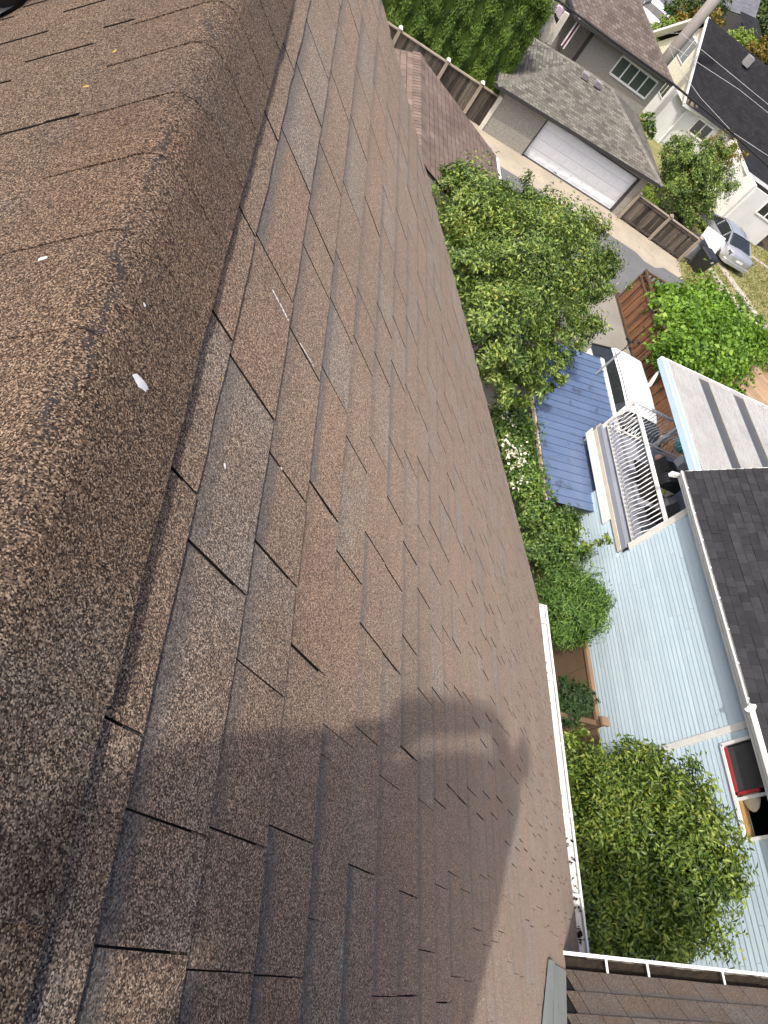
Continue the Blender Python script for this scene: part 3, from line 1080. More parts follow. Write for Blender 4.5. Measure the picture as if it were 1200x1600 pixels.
# plumbing vent on the far slope
vb = hit(-4, 14, LL(0, 0, .008), nL)
vent = thing('vent_pipe', vb, 'black plumbing vent pipe with grey metal collar at the top left corner', 'vent pipe')
mb = MB()
nn = 24
ringA = [vb + unit(np.cross(nL, (0, 1, 0))) * math.cos(a) * .058 + np.array([0, 1, 0]) * math.sin(a) * .062 + nL * .003 for a in np.linspace(0, 2 * math.pi, nn, endpoint=False)]
ringB = [vb + np.array([math.cos(a) * .05, math.sin(a) * .05, .02]) + nL * .005 for a in np.linspace(0, 2 * math.pi, nn, endpoint=False)]
ringC = [vb + np.array([math.cos(a) * .040, math.sin(a) * .040, .075]) for a in np.linspace(0, 2 * math.pi, nn, endpoint=False)]
mb.add(ringA + ringB + ringC, [(i, (i + 1) % nn, nn + (i + 1) % nn, nn + i) for i in range(nn)] + [(nn + i, nn + (i + 1) % nn, 2 * nn + (i + 1) % nn, 2 * nn + i) for i in range(nn)])
mb.build('collar', plain('vent_collar', (.035, .037, .042), .4, .2), vent, smooth=True)
mb = MB()
mb.tube([vb + [0, 0, -.02], vb + [0, 0, .30]], .0375, 20)
mb.build('pipe', M['black'], vent, smooth=True)


# droppings and lichen
def splat(mb, c, n_, d, la, wb_, h=.0012, k=11):
    d = unit(np.array(d) - (np.array(d) @ n_) * n_)
    s = np.cross(n_, d)
    pts = [c + n_ * h * 1.6]
    for i in range(k):
        a = 2 * math.pi * i / k
        rr = rng.uniform(.65, 1.2)
        pts.append(c + d * math.cos(a) * la * rr + s * math.sin(a) * wb_ * rr + n_ * h * .2)
    pts2 = [c + (p - c) * .6 + n_ * h for p in pts[1:]]
    pts += pts2
    fs = [(0, 1 + k + i, 1 + k + (i + 1) % k) for i in range(k)] + [(1 + i, 1 + (i + 1) % k, 1 + k + (i + 1) % k, 1 + k + i) for i in range(k)]
    mb.add(pts, fs)


def capsurf(px, py):
    """where a sight line meets the top of the ridge caps (or the shingles left of them)"""
    rr = ray(px, py)
    c = np.array([0, 0, CAM_Z])

    def clear(t):
        q = c + rr * t
        r_ = (q[0] - AX) / math.cos(PITCH)
        hgt = .0158 if abs(r_) < .155 else .0080
        s_ = cap_pt(r_, q[1], hgt)
        return q[2] - s_[2]
    ts = np.linspace(.3, 3, 500)
    for t0, t1 in zip(ts[:-1], ts[1:]):
        if clear(t1) < 0:
            for _ in range(30):
                tm = (t0 + t1) / 2
                if clear(tm) < 0:
                    t1 = tm
                else:
                    t0 = tm
            q = c + rr * t0
            x_ = (q[0] - AX) / .019
            n__ = np.array([math.sin(PITCH) * np.clip(x_, -1, 1), 0, math.cos(PITCH)])
            return q, unit(n__)
    return c + rr, nR


for (x0, y0, x1, y1, w, lab) in [
        (219, 468, 226, 488, .0042, 'small double white bird dropping on the ridge cap, above the longer one'),
        (204, 584, 231, 616, .0052, 'pointed white bird dropping on the ridge cap, lowest of the ridge droppings'),
        (60, 409, 77, 404, .0026, 'thin white bird dropping at the left edge of the photo')]:
    a, n_ = capsurf(x0, y0)
    b, _ = capsurf(x1, y1)
    mb = MB()
    c = (a + b) / 2
    splat(mb, c + n_ * .0010, n_, b - a, np.linalg.norm(b - a) * .62, w * 1.5)
    tag(mb.build('bird_dropping', M['dropping']), lab, 'bird dropping')
for pts, w, lab in [([(350, 724), (351, 733)], .0035, 'round white bird dropping on a shingle below the ridge cap'),
                    ([(426, 455), (434, 470), (442, 485), (450, 501)], .0030, 'long faint white dropping streak crossing a shingle'),
                    ([(468, 536), (478, 553), (489, 572)], .0022, 'thin white dropping streak along a shingle joint'),
                    ([(437, 729), (440, 735)], .0028, 'tiny pale dropping on a shingle joint')]:
    mb = MB()
    q = [RR(*roof_rv(x, y, .0055), .0062) for x, y in pts]
    for a, b in zip(q[:-1], q[1:]):
        m_ = 1 if len(pts) == 2 else 5
        for i in range(m_):
            c = a + (b - a) * (i + .5) / m_ + sR * rng.normal() * .001
            L_ = np.linalg.norm(b - a)
            splat(mb, c, nR, b - a, L_ / (2 if m_ == 1 else 7) * rng.uniform(.7, 1.3), w * rng.uniform(.45, 1.1), .0006, 8)
    tag(mb.build('bird_dropping', M['dropping']), lab, 'bird dropping')
mb = MB()
for (px, py, k, sp) in [(235, 16, 5, 9), (248, 50, 4, 5), (215, 51, 5, 5), (241, 40, 3, 6), (203, 78, 4, 7), (185, 90, 4, 8), (177, 128, 3, 3), (136, 135, 3, 4), (195, 130, 2, 3), (157, 143, 2, 4), (213, 129, 2, 3),
                        (127, 221, 2, 3), (100, 268, 2, 3), (88, 277, 3, 4), (84, 316, 3, 5), (67, 380, 4, 6), (36, 380, 2, 3), (50, 360, 2, 3), (13, 488, 4, 4), (150, 275, 2, 6), (2, 500, 2, 4), (118, 300, 2, 5)]:
    for _ in range(k):
        c, n_ = capsurf(px + rng.normal() * sp * .6, py + rng.normal() * sp * .6)
        splat(mb, c, n_, rand_dirs(1)[0], rng.uniform(.003, .0085), rng.uniform(.002, .005), .0009, 7)
c = RR(*roof_rv(350, 591), .0062)
splat(mb, c, nR, sR, .003, .002, .0008, 7)
o = tag(stuff(mb.build('lichen', M['lichen'])), 'specks of yellow lichen along the top of the ridge', 'lichen')

# ------------------------------------------------------------------ the photographer, behind the lens
person = thing('person', (0.0, -0.60, AZ - .2), 'person in a bulky dark jacket and jeans standing astride the ridge, phone held low', 'person')


def skin_body(name, joints, edges, mats, parent, sub=2):
    me = bpy.data.meshes.new(name)
    base = np.array(parent['_base'])
    me.from_pydata([tuple(np.array(j[0]) - base) for j in joints], edges, [])
    o = bpy.data.objects.new(name, me)
    COL.objects.link(o)
    o.parent = parent
    md = o.modifiers.new('skin', 'SKIN')
    if not me.skin_vertices:
        bpy.context.view_layer.objects.active = o
        bm = bmesh.new(); bm.from_mesh(me); bm.verts.layers.skin.verify(); bm.to_mesh(me); bm.free()
    for i, j in enumerate(joints):
        sv = me.skin_vertices[0].data[i]
        sv.radius = (j[1], j[1] if len(j) < 3 else j[2])
        sv.use_root = (i == 0)
    sb = o.modifiers.new('sub', 'SUBSURF')
    sb.levels = sub
    sb.render_levels = sub
    dg = bpy.context.evaluated_depsgraph_get()
    ev = bpy.data.meshes.new_from_object(o.evaluated_get(dg))
    o.modifiers.clear()
    o.data = ev
    ev.materials.clear()
    for m_ in mats:
        ev.materials.append(m_)
    ev.polygons.foreach_set('use_smooth', [True] * len(ev.polygons))
    o['_base'] = [float(c) for c in base]
    return o


Z0 = AZ
J = [((-.08, -.54, Z0 + .52), .25, .16),     # 0 pelvis
     ((-.06, -.49, Z0 + .76), .32, .16),     # 1 waist
     ((.04, -.43, Z0 + .94), .31, .15),      # 2 chest
     ((.19, -.39, Z0 + 1.20), .085),         # 3 neck base
     ((.23, -.39, Z0 + 1.28), .066),         # 4 neck
     ((.27, -.38, Z0 + 1.39), .098, .105),   # 5 head
     ((.28, -.37, Z0 + 1.48), .080, .09),    # 6 crown
     ((.34, -.42, Z0 + 1.12), .085),         # 7 R shoulder
     ((.02, -.22, Z0 + 1.34), .066),         # 8 R elbow
     ((-.10, -.095, Z0 + .80), .046),        # 9 R wrist
     ((.03, -.055, Z0 + .53), .032, .018),   # 10 R palm
     ((-.32, -.43, Z0 + 1.14), .11),         # 11 L shoulder
     ((-.43, -.29, Z0 + .92), .085),         # 12 L elbow
     ((-.13, -.10, Z0 + .57), .045),         # 13 L wrist
     ((-.04, -.06, Z0 + .49), .030, .018),   # 14 L palm
     ((.12, -.52, Z0 + .40), .14),           # 15 R hip
     ((.30, -.40, Z0 + .08), .11),           # 16 R knee
     ((.44, -.52, Z0 - .36), .050),          # 17 R ankle
     ((.52, -.40, Z0 - .47), .042, .032),    # 18 R toe
     ((-.24, -.52, Z0 + .44), .15),          # 19 L hip
     ((-.34, -.38, Z0 + .14), .11),          # 20 L knee
     ((-.38, -.52, Z0 - .28), .050),         # 21 L ankle
     ((-.48, -.40, Z0 - .40), .042, .032)]   # 22 L toe
Ed = [(0, 1), (1, 2), (2, 3), (3, 4), (4, 5), (5, 6), (2, 7), (7, 8), (8, 9), (9, 10), (2, 11), (11, 12), (12, 13), (13, 14),
      (0, 15), (15, 16), (16, 17), (17, 18), (0, 19), (19, 20), (20, 21), (21, 22)]
body = skin_body('body', J, Ed, [M['shirt'], M['jeans'], M['skin'], M['black']], person)
pbase = np.array(person['_base'])
for poly in body.data.polygons:
    c = np.array(poly.center) + pbase
    h = c[2] - Z0
    arm_dist = min(np.linalg.norm(c - np.array(J[i][0])) for i in (9, 10, 13, 14))
    mi = 0
    if h < .55:
        mi = 1
    foot = min(np.linalg.norm(c - np.array(J[i][0])) for i in (17, 18, 21, 22))
    if foot < .10:
        mi = 3
    if h > 1.24 and np.linalg.norm(c[:2] - np.array(J[5][0])[:2]) < .2:
        mi = 2
    if arm_dist < .12:
        mi = 2
    poly.material_index = mi
mb = MB()
hc = np.array(J[6][0])
for i in range(10):
    for j in range(16):
        pass
rings = []
for a in np.linspace(0.05, 1.75, 7):
    rings.append([hc + np.array([math.sin(a) * math.cos(b) * .092, math.sin(a) * math.sin(b) * .105 - .02, math.cos(a) * .10 - .02]) for b in np.linspace(0, 2 * math.pi, 16, endpoint=False)])
mb.add([q for r_ in rings for q in r_], [(i * 16 + k, i * 16 + (k + 1) % 16, (i + 1) * 16 + (k + 1) % 16, (i + 1) * 16 + k) for i in range(6) for k in range(16)] + [tuple(range(16))])
mb.build('hair', M['hair'], person, smooth=True)
for side, pal, sgn in (('R', 10, 1), ('L', 14, -1)):       # fingers closed round the phone's edges
    p0 = np.array(J[pal][0])
    for f_, (dz, ln) in enumerate(((.022, .06), (.008, .068), (-.006, .064), (-.020, .052))):
        mbx = MB()
        b_ = p0 + [sgn * .004, 0, dz - .01]
        mbx.tube([b_, b_ + [sgn * .008, .018, 0], b_ + [-sgn * .006, .034, -.004], b_ + [-sgn * ln * .3, .040, -.006]], [.0095, .009, .0085, .007], 8)
        mbx.build('finger', M['skin'], person, smooth=True)
    mbx = MB()
    mbx.tube([p0 + [0, 0, .02], p0 + [-sgn * .014, -.004, .03], p0 + [-sgn * .03, -.006, .022]], [.011, .0105, .008], 8)
    mbx.build('thumb', M['skin'], person, smooth=True)
mb = MB()
ctr = np.array([0, 0, CAM_Z]) - fwd * .035 + down * .058
pr_, pd_ = right, down
hw, hh = .036, .075
loop = [ctr + pr_ * sx_ * hw + pd_ * sy_ * hh for sx_, sy_ in ((-1, -1), (1, -1), (1, 1), (-1, 1))]
mb.slab(loop, -fwd * .008)
tag(mb.build('phone', M['black'], bevel=.003), 'black phone held over the ridge by the person standing astride it', 'phone')
# ================================================================== helpers for buildings
def roof_face(mb, poly, ea, eb, lift=0.0):
    poly = [np.array(p, float) for p in poly]
    u = unit(np.array(eb) - np.array(ea))
    n_ = np.cross(poly[1] - poly[0], poly[2] - poly[0])
    n_ = unit(n_ if n_[2] > 0 else -n_)
    v = np.cross(n_, u)
    if np.dot(np.cross(poly[1] - poly[0], poly[2] - poly[0]), n_) < 0:
        poly = poly[::-1]
    mb.plane_uv([p + n_ * lift for p in poly], u, v)


def cap_row(name, a, b, mat, parent, w=.22, step=.22, h=.02, n_=(0, 0, 1)):
    """overlapping hip or ridge caps as one row"""
    a, b = np.array(a, float), np.array(b, float)
    L_ = np.linalg.norm(b - a)
    d = (b - a) / L_
    s = unit(np.cross(d, (0, 0, 1)))
    up = np.cross(s, d)
    mb = MB()
    k = max(int(L_ / step), 1)
    for i in range(k):
        p, q = a + d * (L_ * i / k), a + d * (L_ * (i + 1.12) / k)
        t = float(rng.uniform(.2, .8))
        lo = [p - s * w * .5 - up * .03, p + up * .045, p + s * w * .5 - up * .03]
        hi = [q - s * w * .5 - up * .045, q + up * .03, q + s * w * .5 - up * .045]
        mb.add(lo + hi + [x - up * .03 for x in lo], [(0, 1, 4, 3), (1, 2, 5, 4), (6, 7, 1, 0), (7, 8, 2, 1)], t)
    return mb.build(name, mat, parent)


def eave_board(mb, a, b, h=.14, t=.03, out=(0, 0, 0)):
    a, b = np.array(a, float) + out, np.array(b, float) + out
    mb.beam(a - [0, 0, h / 2], b - [0, 0, h / 2], t, h)


M['cap_brown'] = surf('brown_caps', (.19, .145, .12), (.125, .09, .075), rough=.9, fine=60, bump=.4, tone=.3)
M['cap_grey'] = surf('grey_caps', (.19, .18, .155), (.11, .105, .09), rough=.9, fine=60, bump=.4, tone=.25)
M['cap_taupe'] = surf('taupe_caps', (.14, .115, .10), (.09, .075, .065), rough=.9, fine=60, bump=.4, tone=.25)

# ================================================================== our own garage with the low brown roof
c1 = P(775, 243, z=2.4)
r1 = P(656, 84, y=c1[1])
yb = 16.5
g1 = thing('garage', (r1[0], 18, 0), 'low garage with brown shingle gable roof in front of the dark board fence', 'garage')
mb = MB()
e0, e1 = c1, np.array([c1[0], yb, c1[2]])
k0, k1 = r1, np.array([r1[0], yb, r1[2]])
w0 = np.array([2 * r1[0] - c1[0], c1[1], c1[2]])
w1 = np.array([w0[0], yb, c1[2]])
roof_face(mb, [e1, e0, k0, k1], e1, e0)
roof_face(mb, [w0, w1, k1, k0], w0, w1)
mb.build('roof', M['roof_brown'], g1)
cap_row('ridge_caps', k1, k0, M['cap_brown'], g1, w=.42, step=.17)
mb = MB()
mb.slab([e0 - [0, .02, .01], k0 - [0, .02, .01], w0 - [0, .02, .01], w0 - [0, .02, .16], k0 - [0, .02, .16], e0 - [0, .02, .16]], (0, .04, 0))
mb.build('fascia', M['wood_rail'], g1)
mb = MB()
xw0, xw1 = w0[0] + .4, c1[0] - .4
mb.slab([(xw0, c1[1] - .3, 0), (xw1, c1[1] - .3, 0), (xw1, c1[1] - .3, c1[2] + .05), (r1[0], c1[1] - .3, r1[2] - .15), (xw0, c1[1] - .3, c1[2] + .05)], (0, -.15, 0))
mb.box((xw1 - .15, yb + .3, 0), (xw1, c1[1] - .45, c1[2] + .03))
mb.box((xw0, yb + .3, 0), (xw0 + .15, c1[1] - .45, c1[2] + .03))
mb.slab([(xw0, yb + .3, 0), (xw1, yb + .3, 0), (xw1, yb + .3, c1[2] + .05), (r1[0], yb + .3, r1[2] - .15), (xw0, yb + .3, c1[2] + .05)], (0, -.15, 0))
mb.build('wall', M['stucco_l'], g1)
mb = MB()
gutter_shell(mb, (c1[0] + .0, yb, c1[2] - .03), (c1[0] + .0, c1[1] + .02, c1[2] - .03), (1, 0, 0), w=.13, d=.11)
mb.build('gutter', M['white'], g1)


# ================================================================== fences of upright boards
def board_fence(name, label, a, b, h, n_, mat, post_at, caps, rail_top=True, rails=(.25, .8), front=(0, -1, 0), postmat=None, gapf=.10):
    a, b = np.array(a, float), np.array(b, float)
    t = thing(name, (a + b) / 2, label, 'fence')
    d = (b - a)
    L_ = np.linalg.norm(d)
    d /= L_
    fr = np.array(front, float)
    for i in range(n_):
        p, q = a + d * (L_ * i / n_), a + d * (L_ * (i + 1 - gapf) / n_)
        hh = h * (1 + rng.normal() * .006)
        off = fr * (.012 if i % 2 else 0) + fr * rng.normal() * .003
        mbx = MB()
        mbx.slab([p + off, q + off, q + off + [0, 0, hh], p + off + [0, 0, hh]], -fr * .02, float(rng.uniform(0, 1)))
        mbx.build('board', mat, t)
    pm_ = postmat or M['wood_post']
    for k, s in enumerate(post_at):
        mbx = MB()
        c = a + d * s
        mbx.beam(c + fr * .05, c + fr * .05 + [0, 0, h + .12], .12, .12, up=fr)
        po = mbx.build('post', pm_, t)
        if caps:
            mbx = MB()
            cc = c + fr * .05 + [0, 0, h + .12]
            mbx.hexa([cc + [-.09, -.09, 0], cc + [.09, -.09, 0], cc + [.09, .09, 0], cc + [-.09, .09, 0]],
                     [cc + [-.04, -.04, .09], cc + [.04, -.04, .09], cc + [.04, .04, .09], cc + [-.04, .04, .09]])
            mbx.build('post_cap', caps, po)
    if rail_top:
        mbx = MB()
        mbx.beam(a + [0, 0, h + .02], b + [0, 0, h + .02], .13, .05)
        mbx.build('top_rail', pm_, t)
    for z in rails:
        mbx = MB()
        mbx.beam(a + fr * .03 + [0, 0, z * h], b + fr * .03 + [0, 0, z * h], .03, .09, up=(0, 0, 1))
        mbx.build('rail', mat, t)
    return t


board_fence('board_fence', 'dark weathered board fence with white capped posts in front of the cedar hedge', (3.0, 30.53, 0), (9.95, 30.53, 0), 1.36, 46,
            M['wood_old'], [2.18, 4.4, 6.08], M['trim'], rails=())
fa, fb = P(963.7, 338.7, z=0), P(1060, 407.5, z=0)
Lf = np.linalg.norm(fb - fa)
board_fence('board_fence', 'dark weathered two panel board fence beside the grey garage door', fa, fb, 1.30, 26, M['wood_old'],
            [.06, Lf * .50, Lf - .06], M['wood_post'], rails=(.12, .93), front=unit([-(fb - fa)[1] * -1, -(fb - fa)[0], 0]) if False else (0, -1, 0))

# ================================================================== grey garage across the lane
y0 = 30.305
g2 = thing('garage', (14, 33.5, 0), 'grey stucco garage with wide white door and grey shingle hip roof', 'garage')
EL, ER = P(777, 131, y=29.95), P(1036, 291, y=29.95)
BL, BR = P(797, 37, z=2.15), P(995, 174, z=2.25)
KL, KR = P(900, 100, y=33.4), P(956, 138, y=33.5)
mb = MB()
roof_face(mb, [EL, ER, KR, KL], EL, ER)
roof_face(mb, [BL, EL, KL], BL, EL)
roof_face(mb, [ER, BR, KR], ER, BR)
roof_face(mb, [BR, BL, KL, KR], BR, BL)
mb.build('roof', M['roof_grey'], g2)
for a, b in ((EL, KL), (ER, KR), (KL, KR), (BL, KL), (BR, KR)):
    cap_row('hip_caps', a, b, M['cap_grey'], g2, w=.30, step=.2)
mb = MB()
for a, b in ((EL, ER), (EL, BL), (ER, BR), (BL, BR)):
    eave_board(mb, a - [0, 0, .01], b - [0, 0, .01], .13, .10)
mb.build('gutter', M['dark'], g2)
mb = MB()                                     # soffit closes the roof from below
mb.add([EL - [0, 0, .12], ER - [0, 0, .12], BR - [0, 0, .12], BL - [0, 0, .12]], [(0, 3, 2, 1)])
mb.build('soffit', M['trim'], g2)
DX0, DX1, DZ = 12.27, 17.52, 1.80
mb = MB()
mb.box((10.08, y0, 0), (DX0 - .06, y0 + .2, 1.98))
mb.box((DX1 + .06, y0, 0), (17.96, y0 + .2, 2.15))
mb.box((DX0 - .06, y0 + .01, DZ + .05), (DX1 + .06, y0 + .2, 2.1))
mb.box((10.08, y0 + .2, 0), (10.28, 36.6, 1.98))
mb.box((17.76, y0 + .2, 0), (17.96, 36.6, 2.1))
mb.box((10.28, 36.4, 0), (17.76, 36.6, 1.98))
mb.build('wall', M['stucco'], g2)
mb = MB()
mb.box((DX0 - .06, y0 - .012, 0), (DX0, y0 + .2, DZ + .05))
mb.box((DX1, y0 - .012, 0), (DX1 + .06, y0 + .2, DZ + .05))
mb.box((DX0, y0 - .012, DZ), (DX1, y0 + .2, DZ + .05))
mb.box((DX0, y0 + .05, 0), (DX1, y0 + .2, .03))
mb.build('door_frame', M['dark'], g2)
door = MB()
door.box((DX0, y0 + .22, .03), (DX1, y0 + .26, DZ))
door = door.build('door', M['door'], g2)
for rr in range(4):
    zz0, zz1 = .03 + rr * (DZ - .03) / 4 + .006, .03 + (rr + 1) * (DZ - .03) / 4 - .006
    mbx = MB()
    mbx.box((DX0 + .004, y0 + .19, zz0), (DX1 - .004, y0 + .22, zz1))
    mbx.build('door_section', M['door'], door)
    for cc in range(8):
        w_ = (DX1 - DX0) / 8
        xa, xb = DX0 + cc * w_ + .07, DX0 + (cc + 1) * w_ - .07
        mbx = MB()
        za, zb = zz0 + .07, zz1 - .07
        mbx.hexa([(xa, y0 + .19, za), (xb, y0 + .19, za), (xb, y0 + .19, zb), (xa, y0 + .19, zb)],
                 [(xa + .05, y0 + .178, za + .05), (xb - .05, y0 + .178, za + .05), (xb - .05, y0 + .178, zb - .05), (xa + .05, y0 + .178, zb - .05)])
        mbx.build('raised_panel', M['door'], door)
mb = MB()
mb.box((9.93, y0 - .04, 0), (10.075, y0 + .10, 1.5))
mb.build('corner_board', M['stucco_l'], g2)
for i, px in enumerate((914, 934)):
    c = P(px, 118 + i * 13, y=33.0)
    mbx = MB()
    mbx.hexa([c + [-.16, -.14, -.10], c + [.16, -.14, -.10], c + [.16, .14, .02], c + [-.16, .14, .02]],
             [c + [-.16, -.16, .10], c + [.16, -.16, .10], c + [.14, .12, .13], c + [-.14, .12, .13]])
    mbx.build('roof_vent', M['vent'], g2)

# ================================================================== taupe roofed house behind that garage
h2 = thing('house', (18, 44, 0), 'stucco house with taupe shingle hip roof behind the grey garage', 'house')
A, B = P(902, 27, y=39.5), P(1052, 131, y=39.5)
Cc, D = B + [.3, 10, 0], A + [.0, 10, 0]
K0, K1 = (A + B) / 2 + [0, 3.3, 1.55], (A + B) / 2 + [.2, 6.6, 1.55]
mb = MB()
roof_face(mb, [A, B, K0], A, B)
roof_face(mb, [B, Cc, K1, K0], B, Cc)
roof_face(mb, [D, A, K0, K1], D, A)
roof_face(mb, [Cc, D, K1], Cc, D)
mb.build('roof', M['roof_taupe'], h2)
for a, b in ((A, K0), (B, K0), (K0, K1)):
    cap_row('hip_caps', a, b, M['cap_taupe'], h2, w=.3, step=.22)
mb = MB()
for a, b in ((A, B), (B, Cc), (A, D)):
    eave_board(mb, a - [0, 0, .01], b - [0, 0, .01], .14, .12)
mb.build('gutter', M['dark'], h2)
mb = MB()
mb.add([A - [0, 0, .12], B - [0, 0, .12], Cc - [0, 0, .12], D - [0, 0, .12]], [(0, 3, 2, 1)])
mb.build('soffit', M['stucco_l'], h2)
mb = MB()
mb.box((15.42, 40.0, 0), (20.35, 48.5, 3.36))
mb.box((10.5, 42.6, 0), (15.42, 48.5, 3.3))
mb.build('wall', M['stucco'], h2)
mb = MB()
mb.box((15.30, 39.97, 0), (15.46, 40.12, 3.30))
mb.build('corner_trim', M['dark'], h2)


def window(parent, x0, x1, z0, z1, y, n_, fmat, gmat, t=.07, proud=.04):
    mbx = MB()
    mbx.box((x0, y - .005, z0), (x1, y + .02, z1))
    pane_parent = mbx.build('window', fmat, parent)
    w_ = (x1 - x0) / n_
    for i in range(n_):
        mbx = MB()
        mbx.box((x0 + i * w_ + t * .6, y - .014, z0 + t), (x0 + (i + 1) * w_ - t * .6, y - .006, z1 - t))
        mbx.build('pane', gmat, pane_parent)
    mbx = MB()
    for (a_, b_) in (((x0, z0), (x1, z0)), ((x0, z1), (x1, z1)), ((x0, z0), (x0, z1)), ((x1, z0), (x1, z1))):
        mbx.beam((a_[0], y - proud / 2, a_[1]), (b_[0], y - proud / 2, b_[1]), t, proud, up=(0, 1, 0))
    for i in range(1, n_):
        mbx.beam((x0 + i * w_, y - proud / 2 + .003, z0), (x0 + i * w_, y - proud / 2 + .003, z1), t * .8, proud, up=(0, 1, 0))
    mbx.build('frame', fmat, pane_parent)
    return pane_parent


window(h2, 17.40, 19.95, 2.25, 3.22, 39.99, 4, M['white'], M['glass_g'])
window(h2, 13.9, 14.55, 1.6, 2.7, 42.58, 1, M['white'], M['glass'])
window(h2, 12.4, 13.5, 1.9, 3.0, 42.58, 2, M['white'], M['glass_g'])
# balcony with stucco parapet
pa = [P(*q, y=39.4) for q in ((861, 9), (870, 41), (853, 69), (843, 61), (839, 44))]
mb = MB()
mb.slab(pa, (0, .16, 0))
mb.build('balcony_parapet', M['stucco_l'], h2)
mb = MB()
mb.beam(P(886, 20, y=39.3), P(857, 68, y=39.3), .26, .2, up=(0, 1, 0))
mb.build('parapet_cap', M['stucco_l'], h2)
for (a_, b_, m_) in (((902, 34), (877, 71), 'white'), ((906, 38), (880, 76), 'white')):
    mb = MB()
    mb.beam(P(*a_, y=39.8), P(*b_, y=39.8), .06, .06, up=(0, 1, 0))
    mb.build('balcony_rail', M[m_], h2)
mb = MB()
q = [P(*p_, y=39.82) for p_ in ((903, 37), (906, 38), (881, 74), (878, 72))]
mb.slab(q, (0, .03, 0))
tag(mb.build('cloth', M['maroon']), 'maroon cloth hung along the balcony rail of the taupe roofed house', 'cloth')
mb = MB()
q = [P(*p_, y=40.2) for p_ in ((869, 13), (874, 9), (880, 14), (878, 27), (873, 30), (868, 20))]
mb.slab(q, (0, .2, 0))
tag(mb.build('cushion', plain('lilac', (.52, .42, .50), .9)), 'lilac cushion leaning on the balcony of the taupe roofed house', 'cushion')
A2, B2 = P(792, 0, y=39.8), P(851, 36, y=39.8)
mb = MB()
B2 = B2 + unit(B2 - A2) * .2
A2 = A2 - unit(B2 - A2) * 2
roof_face(mb, [A2, B2, B2 + [.1, 2.4, 1.0], A2 + [.1, 2.4, 1.0]], A2, B2)
mb.build('porch_roof', M['roof_taupe'], h2)
mb = MB()
eave_board(mb, A2 - [0, 0, .01], B2 - [0, 0, .01], .13, .1)
mb.build('porch_gutter', M['dark'], h2)
vt = P(1000, 3, z=4.4)
mb = MB()
mb.hexa([vt + [-.2, -.2, -.2], vt + [.2, -.2, -.2], vt + [.2, .2, -.1], vt + [-.2, .2, -.1]], [vt + [-.15, -.15, .22], vt + [.15, -.15, .22], vt + [.15, .15, .25], vt + [-.15, .15, .25]])
mb.build('roof_vent', M['vent'], h2)

# ================================================================== white house with black roof and cream gable
h3 = thing('house', (27, 45, 0), 'white house with black shingle roof and cream gable at the upper right', 'house')
GX = 24.2
PK = np.array([GX - .35, 48.2, 5.65])
FE = np.array([GX - .35, 43.35, 2.55])
BE = np.array([GX - .35, 53.0, 2.6])
RX = 46
EV = P(1144, 210, z=2.55)
mb = MB()
ridge2 = PK + [RX - GX, 1.0, 0]
fe2 = np.array([RX, FE[1] + 1.4, 2.55])
roof_face(mb, [FE, fe2, ridge2, PK], FE, fe2)
roof_face(mb, [BE, PK, ridge2, BE + [RX - GX, 0, 0]], BE, BE + [1, 0, 0])
mb.build('roof', M['char_dark'], h3)
# forward wing, same eave height, hipped back into the main slope
W1, W2 = P(1166, 262, z=2.55), P(1171, 270, z=2.50)
WX1 = RX
wr = np.array([W1[0], 43.9, 2.58])
mb = MB()
f1_ = P(1146, 209, z=2.6)
f2_ = P(1170, 268, z=2.5)
f3_ = f2_ + [14, .6, 0]
roof_face(mb, [f2_, f3_, f3_ + [0, 5.5, 2.35], f1_ + [2.2, 2.2, 1.45], f1_], f2_, f3_, .03)
mb.build('wing_roof', M['char_dark'], h3)
mb = MB()
for a, b in ((FE, f1_), (f1_, f2_), (f2_, f3_)):
    eave_board(mb, a, b, .18, .06)
mb.beam(PK - [0, 0, .06], FE - [0, 0, .06], .06, .16)
mb.beam(PK - [0, 0, .06], BE - [0, 0, .06], .5, .16)
mb.build('fascia', M['white'], h3)
mb = MB()
mb.add([FE - [0, 0, .1], f1_ - [0, 0, .1], f2_ - [0, 0, .1], f3_ - [0, 0, .1], f3_ + [0, 6, -.1], FE + [0, 2, -.1]], [(5, 4, 3, 2, 1, 0)])
mb.build('soffit', M['trim'], h3)
mb = MB()
mb.slab([(GX, 43.9, 2.4), (GX, 48.2, 5.3), (GX, 52.6, 2.4)], (.2, 0, 0))
gab = mb.build('gable_wall', M['cream'], h3)
nb_ = 17
for i in range(nb_):                                # upright panel boards of the gable
    ya, yb_ = 43.95 + i * 8.6 / nb_, 43.95 + (i + 1) * 8.6 / nb_ - .03
    zt_ = lambda y_: 5.28 - abs(y_ - 48.2) * (2.9 / 4.3)
    mbx = MB()
    mbx.slab([(GX - .03, ya, 2.4), (GX - .03, ya, max(zt_(ya), 2.42)), (GX - .03, yb_, max(zt_(yb_), 2.42)), (GX - .03, yb_, 2.4)], (.028, 0, 0))
    mbx.build('siding_board', M['cream'], gab)
mb = MB()
mb.box((GX, 43.9, 0), (GX + .2, 52.6, 2.4))
mb.box((GX + .2, 43.9, 0), (28.2, 44.1, 2.5))
mb.box((28.2, 38.3 + .2, 0), (28.4, 44.1, 2.45))
mb.box((28.2, 38.1, 0), (31.3, 38.3, 2.45))
mb.box((31.1, 38.3, 0), (31.3, 44, 2.45))
mb.build('wall', M['render'], h3)


